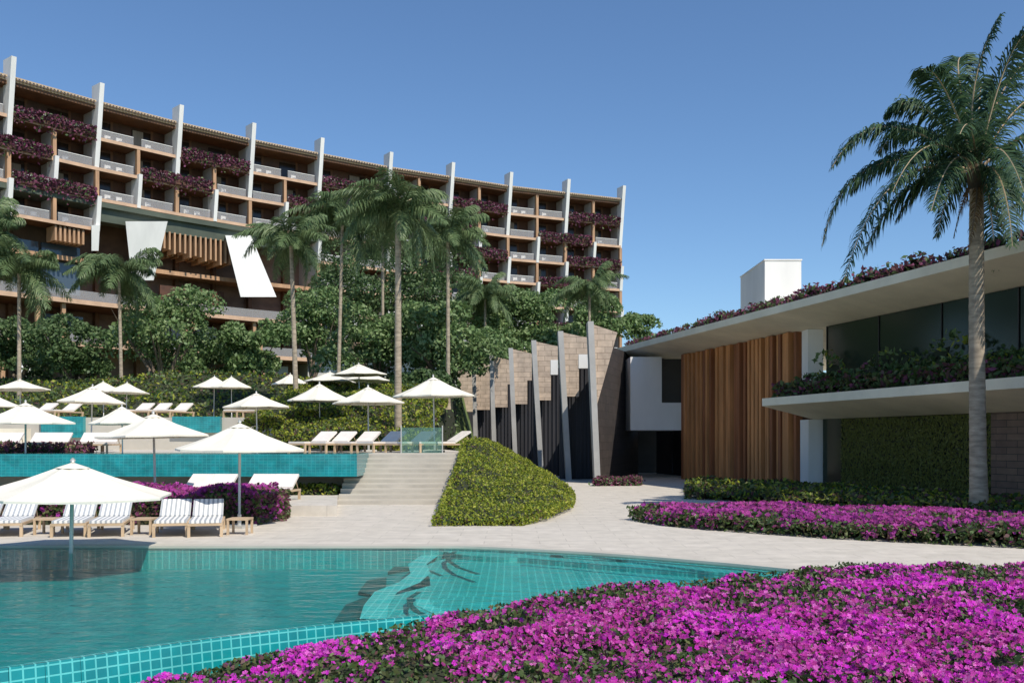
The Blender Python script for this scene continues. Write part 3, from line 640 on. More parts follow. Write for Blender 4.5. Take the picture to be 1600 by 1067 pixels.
# row of leaning stone fins
fy = [73.1, 68.7, 63.4, 58.4, 53.6, 49.2]; fpxs = [740, 768, 798, 834, 876, 923]; botx = [744, 773, 806, 846, 889, 934]
tops = [565, 557, 546, 534, 520, 505]
EXTRA = 1
swall = thing('stone_wall', (1, 60, 0), 'row of travertine wall panels separated by leaning concrete fins beside the green mound', 'wall')
for i, Y in enumerate(fy):
    s_ = Y / F; xt = (fpxs[i] - 800) * s_; xb_ = xt + (botx[i] - fpxs[i]) * s_ * 1.05; zt = EYE + (HOR - tops[i]) * s_ + .1; w_ = .15
    mb = MB(); mb.hexa([(xb_ - w_, Y, -.3), (xb_ + w_, Y, -.3), (xb_ + w_, Y + 1.1, -.3), (xb_ - w_, Y + 1.1, -.3)], [(xt - w_, Y, zt), (xt + w_, Y, zt), (xt + w_, Y + 1.1, zt), (xt - w_, Y + 1.1, zt)])
    obj('fin', mb, 'fin_concrete', swall)
    if i < 5:
        zb = EYE + (HOR - (640, 636, 631, 625, 619)[i]) * s_; a, b_, c, nz_, wz = ((741, 765, 765, 0, 0), (769, 793, 797, 600, 0), (800, 824, 831, 594, 0), (836, 861, 872, 585, 562), (879, 905, 919, 575, 553))[i]
        X = lambda p: (p - 800) * s_; Zp = lambda p: EYE + (HOR - p) * s_; drop = (b_ - a) * s_ * .22
        mb = MB(); mb.hexa([(X(a), Y + .2, zb), (X(b_), Y + .2, zb), (X(b_), Y + .6, zb), (X(a), Y + .6, zb)], [(X(a), Y + .2, zt - .05), (X(b_), Y + .2, zt - .05 - drop), (X(b_), Y + .6, zt - .05 - drop), (X(a), Y + .6, zt - .05)])
        if c > b_:
            z2 = Zp(wz or nz_); mb.hexa([(X(b_), Y + .2, z2), (X(c), Y + .2, z2), (X(c), Y + .6, z2), (X(b_), Y + .6, z2)], [(X(b_), Y + .2, zt - .05 - drop), (X(c), Y + .2, zt - .05 - drop * 1.4), (X(c), Y + .6, zt - .05 - drop * 1.4), (X(b_), Y + .6, zt - .05 - drop)])
        obj('stone_panel', mb, 'travertine', swall)
        if wz: obj('lit_panel', MB().box(X(b_) - .02, X(c), Y + .17, Y + .6, Zp(nz_), Zp(wz)), 'white_plaster', swall)  # white piece stands in for a sunlit square of the wall
        wr = 1.75 if i == 4 else 3.2; mb = MB(); mb.box(xt + .0, xt + wr, Y + 1.2, Y + 1.5, -.3, zt - 1.6)
        for j in range(6 if i == 4 else 12): mb.box(xt + .2 + j * .25, xt + .26 + j * .25, Y + 1.1, Y + 1.201, -.3, zt - 1.7)
        obj('shadow_wall', mb, 'dark_frame_and_shadow', swall)  # dark wall stands in for the shadow on the lower panels
        if i < 4: obj('side_wall', MB().box(xt + 3.2, xt + 3.5, Y - 3.6, Y + 1.2, -.3, zb + .5), 'dark_stone', swall)
    else:
        mb = MB(); z1 = EYE + (HOR - 518) * s_; zb = EYE + (HOR - 632) * s_
        mb.hexa([(xt + .15, Y + .4, zb), ((934 - 800) * s_, Y + .4, zb), ((934 - 800) * s_, Y + .8, zb), (xt + .15, Y + .8, zb)], [(xt + .1, Y + .4, zt - .1), ((966 - 800) * s_, Y + .4, z1), ((966 - 800) * s_, Y + .8, z1), (xt + .1, Y + .8, zt - .1)])  # panel tapered to its sunlit part, along the roof's shadow edge
        obj('stone_panel', mb, 'travertine', swall)

s_ = 78.0 / F; X = lambda p: (p - 800) * s_; Zp = lambda p: EYE + (HOR - p) * s_
mb = MB(); mb.box(X(716), X(739), 78.2, 78.6, Zp(643), Zp(574)); obj('stone_panel', mb, 'travertine', swall)
mb = MB(); mb.hexa([(X(716) - .13, 78, -.3), (X(716) + .13, 78, -.3), (X(716) + .13, 79.1, -.3), (X(716) - .13, 79.1, -.3)], [(X(713) - .13, 78, Zp(574)), (X(713) + .13, 78, Zp(574)), (X(713) + .13, 79.1, Zp(574)), (X(713) - .13, 79.1, Zp(574))]); obj('fin', mb, 'fin_concrete', swall)
obj('shadow_wall', MB().box(X(716), X(742), 79.3, 79.6, -.3, Zp(600)), 'dark_frame_and_shadow', swall)  # same panel shadow, built as a dark wall

# ================================================================== PLANTING
bed = [(-4.6, 5.2), (-5.2, 8.3), (-4.2, 9.6), (-3.0, 10.8), (-2.1, 11.5), (-1.0, 12.1), (.3, 12.7), (1.9, 13.3), (4.0, 14.2), (5.2, 15.0), (6.2, 14.5), (8, 13.9), (11, 13.2), (11, 5.2)]
def bedz(x, y):
    e = np.interp(x, [-5, -3.6, -2, -.8, .3, 2, 4.5, 7.5, 11], [-.80, -.62, -.48, -.30, -.20, -.10, -.04, .05, .10])
    return e + np.clip((9 - y) / 6, 0, 1) * .10
cover('flower_bed', bed, bedz, .30, 750, .075, ['leaf_bed', 'leaf_dark'], [3, 1], None, None, 'stuff', .35, .13, 1.6, fl=('petal', 1250, .028, (0, -.5, 0)), seed=3, grid=.15)
bed2 = [(3.2, 26.6), (3.9, 24.7), (4.8, 23.5), (7.1, 21.4), (10.4, 19.5), (15, 17.5), (18, 20), (15.2, 24.5), (10, 26.8), (6.5, 28.0), (4.3, 28.2)]
cover('flower_bed', bed2, flat(0), .34, 210, .12, ['leaf_bed', 'leaf_dark'], [3, 1], None, None, 'stuff', .5, .10, .8, fl=('petal_far', 330, .055, (0, -.5, 0)), seed=13, grid=.3)
hed = [(6.5, 36), (10.6, 32), (13.6, 25.6), (16.5, 26), (14.2, 36), (12.3, 41.2), (10.6, 43), (8.0, 44)]
cover('hedge', hed, flat(0), .42, 70, .2, ['leaf_bed', 'leaf_lime'], [2, 1], 'low green hedge strip along the base of the timber screen building', 'hedge', None, .6, .12, .8, seed=17, grid=.4)
cover('flower_patch', [(3.9, 46.2), (6.3, 46.6), (6.6, 49), (4.4, 49.0)], flat(0), .35, 160, .18, ['bougain_dull', 'leaf_dark'], [3, 1], 'small dull red flower patch at the foot of the nearest leaning fin', 'flowers', None, .4, .1, .8, seed=19, grid=.3)
mound = [(-2.05, 24.6), (.3, 24.7), (1.0, 26.2), (1.9, 30), (2.2, 33.5), (2.45, 38), (2.2, 44), (1.4, 50), (-.6, 58), (-3, 66), (-4.5, 66), (-3.3, 50), (-2.0, 42), (-1.88, 33)]
mz = lambda x, y: np.clip(1.85 * np.clip((y - 25) / 11, 0, 1) * np.clip((2.35 - x) / 3.6, 0, 1), 0, 2.05) + 0 * y
cover('shrub_mound', mound, mz, .22, 430, .09, ['leaf_lime', 'leaf_bed'], [5, 1], 'sloping mound of lime green ground cover beside the pale steps', 'ground cover', 'stuff', .35, .24, 1.3, seed=23, grid=.25)
md2 = [(-13.0, 45.5), (-9.5, 43.5), (-6.2, 42.2), (-4.0, 44), (-3.4, 50), (-4, 60), (-14, 60), (-12.2, 51)]
mz2 = lambda x, y: 1.70 + 2.3 * np.clip((y - 43) / 7, 0, 1) + np.clip((y - 52) / 10, 0, 1) * 1.5
cover('shrub_mound', md2, mz2, .5, 130, .18, ['leaf_lime', 'leaf_bed'], [3, 2], 'rounded bank of olive green shrubs between the middle and upper terraces', 'ground cover', 'stuff', .8, .25, .6, seed=29, grid=.4)
sl = [(-60, 58.5), (-13, 58.5), (-12, 68), (-60, 68)]
mz3 = lambda x, y: 3.35 + np.clip((y - 58.5) / 8, 0, 1) * 2.6
cover('shrub_bank', sl, mz3, .45, 32, .28, ['leaf_lime', 'leaf_bed', 'leaf_dark'], [2, 3, 2], 'long olive green planted bank behind the upper terrace', 'ground cover', 'stuff', 1.6, .75, .22, seed=31, grid=.8)
cover('shrub_bank', [(-7, 50.5), (-3.3, 50.5), (-3.9, 75), (-9, 75)], lambda x, y: terr(x, y) + .1, .7, 30, .34, ['leaf_dark', 'leaf_tree'], [3, 1], 'dark shrubs on the slope behind the stone fin wall', 'ground cover', 'stuff', .8, .3, .5, seed=33, grid=.5)
# bougainvillea hedge behind the poolside loungers
bh = [(-20, 25.0), (-6.6, 25.0), (-6.2, 26.2), (-6.4, 27.7), (-20, 27.7)]
cover('bougainvillea_hedge', bh, flat(0), .78, 190, .15, ['leaf_bed', 'bougain_dull'], [2, 1], 'magenta bougainvillea hedge behind the poolside loungers', 'hedge', None, .45, .2, .9, fl=('petal_far', 300, .06, (0, -.8, 0)), seed=37, grid=.25)
cover('bougainvillea_hedge', [(-24, 37.0), (-16.3, 37.0), (-16.3, 37.9), (-24, 37.9)], flat(1.72), .35, 90, .2, ['leaf_bed', 'bougain_dull'], [1, 2], 'low strip of purple bougainvillea behind the upper pool at the left', 'hedge', None, .35, .2, .9, seed=41, grid=.3)
cover('grass_patch', [(-9.5, 33.3), (-6.1, 33.3), (-6.1, 35.0), (-9.5, 35.0)], flat(.3), .25, 120, .16, ['leaf_lime', 'leaf_bed'], [1, 1], 'small green planting strip under the right end of the upper pool wall', 'ground cover', 'stuff', .3, .06, 1, seed=43, grid=.3)
# roof garden along the building's roof edge, and plants on the canopy slab
rp = [(fasX(22) + .35, 22), (fasX(59.2) + .35, 59.2), (fasX(59.2) + 2.2, 60.5), (fasX(22) + 2.4, 22)]
cover('roof_planting', rp, flat(7.88), .36, 70, .22, ['bougain_dull', 'leaf_dark'], [3, 2], 'band of dark purple shrubs growing along the cream roof edge', 'shrubs', 'stuff', .3, .36, 1.0, seed=47, grid=.4)
cover('reflected_foliage', [(fasX(19) + 1.5, 19), (fasX(41) + 1.5, 41), (fasX(41) + 2.05, 41), (fasX(19) + 2.05, 19)], flat(4.15), .85, 55, .26, ['leaf_tree', 'leaf_lime', 'leaf_dark'], [4, 1, 2], 'green shrubs standing in for foliage reflected in the dark upper glazing', 'shrubs', 'stuff', .25, .9, .55, seed=59, grid=.4)  # shrubs added to imitate foliage reflected in the glass
cp = [(fasX(17) + .25, 17), (fasX(41.5) + .25, 41.5), (fasX(41.5) + 2.0, 41.5), (fasX(17) + 2.0, 17)]
cover('canopy_planting', cp, flat(4.0), .62, 90, .24, ['leaf_dark', 'bougain_dull', 'leaf_bed'], [2, 1.6, 4], 'green and purple shrubs along the canopy slab in front of the dark glazing', 'shrubs', 'stuff', .5, .6, .9, seed=53, grid=.4)

# ------------------------------------------------------------------ broadleaf trees
def tree(x, Y, zb, zc, r, label, mat='leaf_tree', n=5200, leaf=.34, flat_=.85, limbs=7):
    t = thing('tree', (x, Y, zb), label, 'tree', 'broadleaf trees below the hotel')
    mb = MB(); hc = zc - zb
    for _ in range(limbs):
        a = random.uniform(0, 6.28); rr = r * random.uniform(.2, .75); e = (x + rr * math.cos(a), Y + rr * math.sin(a), zc + random.uniform(-.2, .5) * r)
        st = (x + random.uniform(-.25, .25), Y, zb - .4); mid = (x + rr * .35 * math.cos(a), Y + rr * .35 * math.sin(a), zb + hc * .45)
        mb.tube([st, mid, ((mid[0] + e[0]) / 2 + random.uniform(-.2, .2), (mid[1] + e[1]) / 2, (mid[2] + e[2]) / 2), e], [.16, .11, .07, .02], 6)
    obj('trunk', mb, 'bark', t, smooth=True)
    blobs = []
    for _ in range(26):
        a = random.uniform(0, 6.28); ph = random.uniform(-1.2, 1.1); rr = r * random.uniform(.30, .85)
        blobs.append((rr * math.cos(a) * math.cos(ph), rr * math.sin(a) * math.cos(ph), rr * flat_ * math.sin(ph), r * random.uniform(.22, .42)))
    bl = np.array(blobs); wts = bl[:, 3] ** 2; c = rng.choice(len(bl), n, p=wts / wts.sum())
    D = rng.normal(size=(n, 3)); D /= np.linalg.norm(D, axis=1)[:, None]; D[:, 2] = np.where(D[:, 2] < -.3, -D[:, 2], D[:, 2])
    P = bl[c, :3] + D * bl[c, 3:4] * (rng.uniform(.55, 1.1, n) ** .6)[:, None] * np.array([1, 1, .85]) + np.array([x, Y, zc])
    V, Fl = leaves(P, leaf, .6, .3, nrm=D * .5); mb = MB(); mb.arrays(V, Fl, 0); obj('crown', mb, mat, t)
    return t
def treepx(px, Y, cy, rpx, label, **k):
    x, _, zc = at(px, cy + 6, Y); zb = float(terr(np.array([x]), np.array([Y]))[0]); k['n'] = int(k.get('n', 5200) * 1.6); tree(x, Y, zb, zc, rpx * 1.28 * Y / F, label, **k)
treepx(255, 72, 520, 82, 'rounded light green tree with bare pale branches right of the tall palm trunk at left', limbs=12)
treepx(402, 76, 540, 50, 'small green tree in front of the grey hotel wall beside the left slim palm trunk')
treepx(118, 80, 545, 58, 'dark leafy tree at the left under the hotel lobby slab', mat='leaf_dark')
treepx(590, 72, 540, 70, 'leafy green tree left of the thick palm trunk, behind the middle parasols')
treepx(690, 69, 528, 80, 'dense round green tree right of the thick palm trunk, above the middle terrace', n=6500)
treepx(758, 86, 480, 55, 'green tree between the round tree and the stone wall panels, below the hotel')
treepx(832, 88, 506, 60, 'broad bright green tree behind the stone wall panels')
treepx(948, 94, 492, 44, 'leafy tree rising behind the tallest stone panel at the end of the hotel')
treepx(1000, 98, 505, 26, 'small bush-like tree against the sky at the end of the cream roof', n=1800)
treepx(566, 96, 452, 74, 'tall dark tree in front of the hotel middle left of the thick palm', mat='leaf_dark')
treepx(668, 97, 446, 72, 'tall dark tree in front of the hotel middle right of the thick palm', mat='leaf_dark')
treepx(487, 90, 505, 62, 'green tree between the two slim palm trunks, in front of the hotel')
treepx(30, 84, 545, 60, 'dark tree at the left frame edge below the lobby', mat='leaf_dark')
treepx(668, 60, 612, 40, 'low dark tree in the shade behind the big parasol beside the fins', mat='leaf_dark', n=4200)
treepx(880, 84, 535, 40, 'low green tree directly behind the fourth and fifth stone panels', n=3000)
treepx(780, 80, 545, 42, 'low green tree behind the two farthest stone panels', n=3000)
treepx(320, 80, 560, 44, 'low dark tree right of the rounded light green tree', mat='leaf_dark', n=3000)

# ------------------------------------------------------------------ palms
def frond_mb(pts, ll, nl, wid, droop=0.6, m=0, segs=2, rach=.035):
    """pts: polyline of the rachis (numpy k x 3)"""
    mb = MB(); k = len(pts)
    mb.tube([tuple(p) for p in pts], list(np.linspace(rach, .008, k)), 4, 1, False)
    t = np.linspace(.10, .995, nl); s = t * (k - 1); i = np.clip(s.astype(int), 0, k - 2); f = (s - i)[:, None]
    P = pts[i] * (1 - f) + pts[i + 1] * f; T = pts[i + 1] - pts[i]; T /= np.linalg.norm(T, axis=1)[:, None]
    up = np.array([0, 0, 1.0]); Sd = np.cross(T, up); nn = np.linalg.norm(Sd, axis=1)[:, None]; Sd = np.where(nn > .15, Sd / np.maximum(nn, 1e-6), np.array([1.0, 0, 0]))
    L = ll * (np.sin(np.pi * np.clip(t * .86 + .12, 0, 1)) ** .6)[:, None]
    V = []; Fq = []
    for sg in (-1, 1):
        j = rng.normal(0, .12, (nl, 3)); D = Sd * sg * .75 + T * .62 + np.array([0, 0, .12]) + j; D /= np.linalg.norm(D, axis=1)[:, None]
        D2 = D + np.array([0, 0, -droop]) * rng.uniform(.6, 1.5, (nl, 1)); D2 /= np.linalg.norm(D2, axis=1)[:, None]
        D3 = D2 + np.array([0, 0, -droop * 1.3]); D3 /= np.linalg.norm(D3, axis=1)[:, None]
        Lj = L * rng.uniform(.8, 1.15, (nl, 1)); W = T * wid * .5
        a = P; b = a + D * Lj * .35; c = b + D2 * Lj * .35; d = c + D3 * Lj * .3
        Vv = np.stack([a - W * .5, a + W * .5, b + W, b - W, c + W * .7, c - W * .7, d], 1).reshape(-1, 3); o = np.arange(nl)[:, None] * 7
        mb.arrays(Vv, np.concatenate([o, o + 1, o + 2, o + 3], 1), 0); 
        b0 = len(mb.v) - len(Vv)
        mb.f += (np.concatenate([o + 3, o + 2, o + 4, o + 5], 1) + b0).tolist(); mb.m += [0] * nl; mb.uv += [[(0, 0)] * 4] * nl
        mb.f += (np.concatenate([o + 5, o + 4, o + 6], 1) + b0).tolist(); mb.m += [0] * nl; mb.uv += [[(0, 0)] * 3] * nl
    return mb
def bez(a, b, c, n=12):
    t = np.linspace(0, 1, n)[:, None]; a, b, c = map(np.array, (a, b, c)); return a * (1 - t) ** 2 + 2 * b * t * (1 - t) + c * t * t
def trunk_mb(p0, p1, r0, r1, n=16, rings=26, bow=.0):
    mb = MB(); pts = []; rad = []
    for i in range(rings):
        t = i / (rings - 1); p = Vector(p0).lerp(Vector(p1), t); p.x += bow * math.sin(math.pi * t)
        pts.append(p); rad.append((r0 + (r1 - r0) * t ** .7) * (1 + (.025 if i % 2 else -.02)) * (1 + .35 * math.exp(-t * 22)))
    mb.tube(pts, rad, n); return mb
# the big palm at the right
PY = 27.5
bx, by, bz = at(1530, 808, PY); cx, cy_, cz = at(1526, 280, PY)
palm = thing('palm_tree', (bx, by, bz), 'tall coconut palm with pale trunk standing in the flower bed at the right', 'palm tree')
obj('trunk', trunk_mb((bx, by, -.1), (cx, cy_, cz), .25, .19, 20, 60, -.03), 'trunk', palm, smooth=True)
obj('crown_shaft', MB().tube([(cx, cy_, cz - .3), (cx, cy_, cz + .15), (cx, cy_, cz + .5)], [.2, .27, .08], 12), 'bark', palm, smooth=True)
FR = [((1500, 130), (1562, 25), -.4), ((1440, 120), (1384, 178), .6), ((1370, 130), (1300, 262), -.6), ((1320, 195), (1284, 385), .4), ((1380, 215), (1318, 440), -1.0), ((1400, 260), (1350, 400), 1.2),
      ((1560, 90), (1655, 70), .8), ((1640, 150), (1700, 260), -.6), ((1640, 230), (1690, 420), .6), ((1500, 220), (1462, 372), 1.6), ((1570, 230), (1582, 385), -1.8), ((1545, 250), (1556, 420), 1.9),
      ((1480, 60), (1508, 95), 1.8), ((1570, 60), (1610, 50), -1.2), ((1450, 170), (1395, 300), -2.4), ((1600, 190), (1640, 340), 2.2), ((1430, 150), (1372, 240), 2.6), ((1490, 200), (1455, 330), -2.6), ((1560, 180), (1600, 300), -2.8),
      ((1530, 130), (1535, 130), 3.2), ((1520, 160), (1500, 210), -3.2), ((1470, 90), (1440, 110), -1.6), ((1400, 200), (1330, 300), 1.6), ((1600, 110), (1680, 150), 1.4), ((1460, 230), (1400, 345), .8), ((1590, 260), (1640, 410), -1.5)]
for cpx, tip, dy in FR:
    a = np.array([cx, cy_, cz + .2]); b = np.array(at(cpx[0], cpx[1], PY + dy * .6)); c = np.array(at(tip[0], tip[1], PY + dy))
    obj('frond', frond_mb(bez(a, b, c, 14), .95, 120, .055, .8), ['palm_leaf', 'frame_wood'], palm)
for cpx, tip, dy in (((1505, 300), (1490, 372), .5), ((1550, 300), (1568, 360), -.4), ((1530, 310), (1512, 395), -.5)):
    a = np.array([cx, cy_, cz]); b = np.array(at(cpx[0], cpx[1], PY + dy)); c = np.array(at(tip[0], tip[1], PY + dy))
    obj('frond', frond_mb(bez(a, b, c, 10), .35, 40, .05, 1.2), ['dry_leaf', 'bark'], palm, label='dry brown hanging frond')
# far palms share four frond meshes
FM = []
for q_ in range(5):
    el = (.9, .5, .15, -.2, .65)[q_]; b = (1.3, 0, 1.3 * el + .45); c = ((2.0, 2.9, 2.6, 1.7, 2.7)[q_], 0, (1.3, .0, -1.3, -2.3, -.4)[q_])
    FM.append(frond_mb(bez((0, 0, 0), b, c, 10), .95, 64, .06, 1.0).mesh('frond', ['palm_far', 'leaf_dark']))
def palmpx(px, Y, base_z, crown_py, size, label, tr=.17, basepx=None):
    x, _, zc = at(px, crown_py, Y); xb = x if basepx is None else (basepx - 800) / F * Y
    t = thing('palm_tree', (xb, Y, base_z), label, 'palm tree', 'palms among the terraces below the hotel')
    obj('trunk', trunk_mb((xb, Y, base_z - .3), (x, Y, zc), tr, tr * .7, 10, 30), 'trunk', t, smooth=True)
    n = 28
    for j in range(n):
        q_ = (0, 4, 1, 2, 1, 3, 2, 4)[j % 8]; o = bpy.data.objects.new('frond', FM[q_]); COL.objects.link(o); o.parent = t
        o.location = (x - xb, 0, zc - base_z + .05); o.rotation_euler = (random.uniform(-.3, .3), random.uniform(-.45, .4), j * 2.4 + random.uniform(-.2, .2)); s = size * random.uniform(.75, 1.15); o.scale = (s, s, s)
palmpx(622, 45, 1.72, 345, 1.15, 'tallest middle palm, its thick trunk beside the row of loungers', .19)
palmpx(455, 57, 3.3, 385, 1.15, 'slim pale trunked palm before the right white pylon, behind the middle terrace parasols', .17, 464)
palmpx(535, 66, 5.2, 352, 1.3, 'palm between the slim pale trunked palm and the thick trunked one', .15, 528)
palmpx(186, 66, 5.4, 430, 1.35, 'thin pale trunked palm in front of the rounded tree at left', .14, 190)
palmpx(30, 62, 4.6, 428, 1.3, 'wide palm at the left frame edge before the white leaning pylon', .15)
palmpx(-30, 66, 5, 370, 1.3, 'tall palm partly cut off by the left frame edge', .15)
palmpx(921, 80, 7, 455, 1.15, 'palm rising behind the stone panels at the right end of the hotel', .15)
palmpx(758, 82, 7, 468, 1.1, 'short palm above the trees right of the middle of the hotel', .14)
palmpx(700, 62, 4.5, 378, 1.2, 'palm right of and behind the tallest middle palm', .15)
palmpx(598, 74, 6, 360, 1.2, 'background palm hidden partly behind the tallest middle palm', .14)

# ------------------------------------------------------------------ umbrellas
def make_umbrella():
    t = thing('parasol', (0, 0, 0), 'x', 'parasol', 'cream parasols around the pools')
    n = 8; Rr = 1.56; ze, zp = 2.08, 2.74; mb = MB(); rings = [(1.0, ze), (.75, ze + .14), (.42, ze + .35), (.12, zp - .07)]
    for j in range(n):
        a0 = 2 * math.pi * (j + .5) / n; a1 = 2 * math.pi * (j + 1.5) / n; am = (a0 + a1) / 2
        for q_ in range(3):
            (r0, z0), (r1, z1) = rings[q_], rings[q_ + 1]; P = lambda r, z, a: (r * Rr * math.cos(a), r * Rr * math.sin(a), z)
            sg = .97
            mb.quad([P(r0, z0, a0), P(r0 * sg * math.cos(math.pi / n), z0 - .02, am), P(r1 * sg * math.cos(math.pi / n), z1 - .02, am), P(r1, z1, a0)])
            mb.quad([P(r0 * sg * math.cos(math.pi / n), z0 - .02, am), P(r0, z0, a1), P(r1, z1, a1), P(r1 * sg * math.cos(math.pi / n), z1 - .02, am)])
        mb.quad([P(1, ze, a0), P(1, ze - .05, a0), P(.97 * math.cos(math.pi / n), ze - .06, am), P(.97 * math.cos(math.pi / n), ze - .02, am)]); mb.quad([P(.97 * math.cos(math.pi / n), ze - .02, am), P(.97 * math.cos(math.pi / n), ze - .06, am), P(1, ze - .05, a1), P(1, ze, a1)])
    cnp = obj('canopy', mb, 'canvas', t)
    mb = MB()
    for j in range(n):
        a0 = 2 * math.pi * (j + .5) / n; a1 = 2 * math.pi * (j + 1.5) / n
        mb.quad([(0, 0, zp + .02), (.17 * Rr * math.cos(a0), 0.17 * Rr * math.sin(a0), zp - .10), (.17 * Rr * math.cos(a1), 0.17 * Rr * math.sin(a1), zp - .10)])
    obj('vent_cap', mb, 'canvas', cnp)
    pl_ = obj('pole', MB().tube([(0, 0, 0), (0, 0, zp + .06)], .032, 8), 'metal_pole', t, smooth=True)
    obj('finial', MB().tube([(0, 0, zp + .02), (0, 0, zp + .07), (0, 0, zp + .12)], [.03, .045, .01], 8), 'metal_pole', pl_, smooth=True)
    mb = MB(); mb.box(-.3, .3, -.3, .3, 0, .07); mb.tube([(0, 0, .06), (0, 0, .35)], .05, 8); obj('base', mb, 'metal_pole', t)
    for j in range(n):
        a0 = 2 * math.pi * (j + .5) / n; obj('rib', MB().tube([(0, 0, zp - .12), (Rr * .96 * math.cos(a0), Rr * .96 * math.sin(a0), ze - .01)], .012, 4), 'frame_wood', t)
    return t
UM = make_umbrella(); first = [True]
def umb(px, edge_py, w_px, base, Y, label, rz=None, group=None):
    """Y chosen from width; base z given"""
    sc = w_px * Y / F / 3.0
    o = UM if first[0] else copy_tree(UM); first[0] = False
    x, _, ze = at(px, edge_py, Y); o.location = (x, Y, base); o.scale = (sc, sc, (ze - base) / 2.08 if base is not None else 1)
    zs = (ze - base) / 2.08; o.scale = (sc, sc, max(.8, min(1.35, zs))); o.location.z = ze - 2.08 * o.scale[2]
    o.rotation_euler = (random.uniform(-.02, .02), random.uniform(-.025, .025), random.uniform(-.4, .4) if rz is None else rz); o['label'] = label
umb(110, 772, 290, -.8, 19.0, 'largest cream parasol standing in the foreground pool at the far left', .2)
umb(374, 701, 192, 0, 24.3, 'big cream parasol beside the shaded poolside loungers, pole by a small side table')
umb(243, 681, 170, .3, 28.6, 'big cream parasol behind and left of the one shading the poolside loungers')
umb(40, 660, 140, .6, 35.5, 'cream parasol standing in the upper pool above the left loungers')
umb(192, 661, 95, .9, 36.3, 'cream parasol peeping out from behind the left of the big parasols')
umb(679, 618, 122, 1.72, 38.5, 'cream parasol closest to the stone fins on the middle terrace')
umb(576, 629, 110, 1.72, 42, 'cream parasol left of the thick palm trunk on the middle terrace')
umb(500, 625, 96, 1.72, 46.5, 'shaded blue-grey looking parasol before the olive shrub bank')
umb(402, 636, 103, 1.72, 44.5, 'cream parasol with half its canopy in shade, left of the shrub bank')
umb(142, 628, 100, 1.72, 45, 'cream parasol behind the upper pool, below the thin palm trunk at left')
umb(-18, 634, 90, 1.72, 46, 'cream parasol cut by the left frame edge behind the upper pool')
umb(32, 608, 84, 3.4, 54, 'cream parasol on the upper terrace at the left before the grass bank')
umb(162, 611, 60, 3.4, 57, 'shaded small parasol behind the thin palm trunk at left')
umb(197, 613, 66, 3.4, 54, 'cream parasol just right of the thin palm trunk at left')
umb(334, 605, 62, 3.4, 57, 'left of two overlapping small parasols in front of the hedge bank')
umb(362, 605, 62, 3.4, 55.5, 'right of two overlapping small parasols in front of the hedge bank')
umb(562, 585, 84, 4.2, 57, 'highest cream parasol left of the thick palm trunk')
umb(515, 596, 78, 4.0, 59, 'small cream parasol just left of and below the highest parasol')
umb(573, 594, 70, 4.2, 62, 'small cream parasol half hidden below the highest parasol')
umb(455, 600, 60, 3.8, 60, 'small cream parasol behind the slim palm trunk in the middle')

# ------------------------------------------------------------------ loungers
def make_lounger(fab, label):
    t = thing('sun_lounger', (0, 0, 0), label, 'sun lounger', 'sun loungers around the pools')
    mb = MB(); mb.box(-.36, -.31, -1.1, .95, .27, .33); mb.box(.31, .36, -1.1, .95, .27, .33); mb.box(-.31, .31, -1.1, -1.05, .27, .33); mb.box(-.31, .31, .9, .95, .27, .33); mb.box(-.31, .31, .25, .30, .27, .32)
    obj('frame', mb, 'frame_wood', t)
    for sx in (-1, 1):
        for sy in (-1.06, .86): obj('leg', MB().box(sx * .335 - .03, sx * .335 + .03, sy - .03, sy + .04, 0, .27), 'frame_wood', t)
    mb = MB(); mb.box(-.33, .33, -1.08, .28, .335, .40); obj('seat', mb, fab, t)
    y0, z0, y1, z1 = .30, .36, .90, .74; mb = MB(); dy, dz = -.045, .06
    mb.hexa([(-.33, y0, z0), (.33, y0, z0), (.33, y1, z1), (-.33, y1, z1)], [(-.33, y0 + dy, z0 + dz), (.33, y0 + dy, z0 + dz), (.33, y1 + dy, z1 + dz), (-.33, y1 + dy, z1 + dz)]); bk_ = obj('backrest', mb, fab, t)
    for sx in (-.28, .28): obj('backrest_prop', MB().tube([(sx, .72, .60), (sx, .92, .32)], .015, 5), 'frame_wood', bk_)
    return t
LA = make_lounger('sling', 'x'); LB = make_lounger('cushion', 'x'); used = {'a': False, 'b': False}
def lounger(kind, px, foot_py, zb, rz, label, Y=None, sc=1.0):
    P = LA if kind == 'a' else LB; o = P if not used[kind] else copy_tree(P); used[kind] = True
    if Y is None: Y = (EYE - zb) * F / (foot_py - HOR)
    o.location = ((px - 800) / F * Y, Y, zb); o.rotation_euler.z = rz; o.scale = (sc * 1.06, sc, sc * .95); o['label'] = label
yA = 22.9; r_ = R(15)
for px, lab in ((-32, 'striped white lounger mostly cut by the left frame edge beside the pool'), (24, 'striped white lounger at the left frame edge with a purple flower clump to its right'),
                (120, 'striped white lounger, left of the pair standing under the largest parasol'), (176, 'striped white lounger, right of the pair standing under the largest parasol'),
                (272, 'striped poolside lounger with shaded backrest, left one of the pair near the side table'), (324, 'striped poolside lounger with shaded backrest, right one of the pair near the side table')):
    lounger('a', px, 0, 0, r_, lab, yA, 1.0)
for px, lab in ((300, 'white lounger, left of the pair behind the big parasol on the lower terrace'), (336, 'white lounger, second from left of the four on the lower terrace'), (398, 'white lounger, third of the four on the lower terrace'), (434, 'white lounger nearest the green strip on the lower terrace')):
    lounger('b', px, 0, .30, R(-6), lab, 30.2, 1.08)
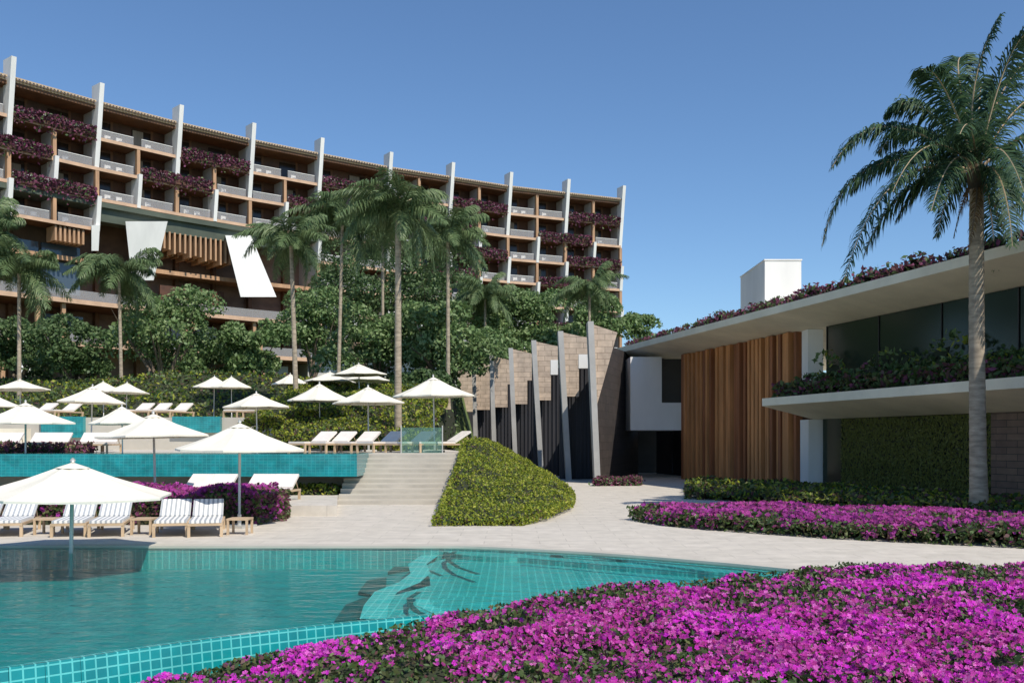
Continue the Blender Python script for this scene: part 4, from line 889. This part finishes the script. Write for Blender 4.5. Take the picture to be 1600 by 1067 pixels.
for px, lab in ((-14, 'pinkish lounger cut by the left frame edge above the upper pool'), (10, 'pinkish lounger near the left frame edge above the upper pool'), (58, 'pinkish lounger just right of the magenta flowers above the upper pool'), (88, 'cream lounger right next to the pinkish one above the upper pool'),
                (136, 'pinkish lounger, left one of the separate pair above the upper pool'), (164, 'pinkish lounger, right one of the separate pair above the upper pool')):
    lounger('b', px, 0, 1.73, R(8), lab, 38.6, 1.05)
for px, lab, Y_, rz in ((492, 'grey shaded lounger, leftmost of the row on the middle terrace', 39.3, -25), (524, 'grey shaded lounger, second of the row on the middle terrace', 39.3, -25), (562, 'shaded lounger under the parasol left of the thick palm trunk', 39.5, -25), (600, 'white lounger just left of the thick palm trunk', 38.6, -30), (646, 'white lounger just right of the thick palm trunk', 38.3, -35), (694, 'white lounger with raised back at the end of the middle terrace row', 37.9, -62)):
    lounger('b', px, 0, 1.73, R(rz), lab, Y_, 1.12)
for j, (px, lab) in enumerate(((215, 'first from the left of the tiny far loungers on the upper terrace'), (243, 'second from the left of the tiny far loungers on the upper terrace'), (276, 'tiny far lounger left of the red edged cascade'), (378, 'tiny far lounger above the pale wall left of the shaded parasol'), (408, 'tiny far lounger above the pale wall right of its neighbour'), (62, 'tiny far lounger at the far left of the upper terrace'), (100, 'tiny far lounger near the left cascade wall'))):
    lounger('b', px, 0, 3.41, R(-15), lab, 51.6 , 1.1)
# side tables
def make_table():
    t = thing('side_table', (0, 0, 0), 'x', 'side table', 'low side tables between the loungers')
    obj('table_top', MB().box(-.25, .25, -.25, .25, .34, .38), 'frame_wood', t)
    for sx in (-1, 1):
        for sy in (-1, 1): obj('leg', MB().box(sx * .22 - .025, sx * .22 + .025, sy * .22 - .025, sy * .22 + .025, 0, .34), 'frame_wood', t)
    return t
TB = make_table()
for j, (px, lab) in enumerate(((76, 'low wooden side table left of the lounger pair under the largest parasol'), (226, 'low wooden side table between the two poolside lounger pairs'), (375, 'low wooden side table at the foot of the parasol pole, right of the shaded loungers'))):
    o = TB if j == 0 else copy_tree(TB); Y = 22.6; o.location = ((px - 800) / F * Y, Y, 0); o['label'] = lab
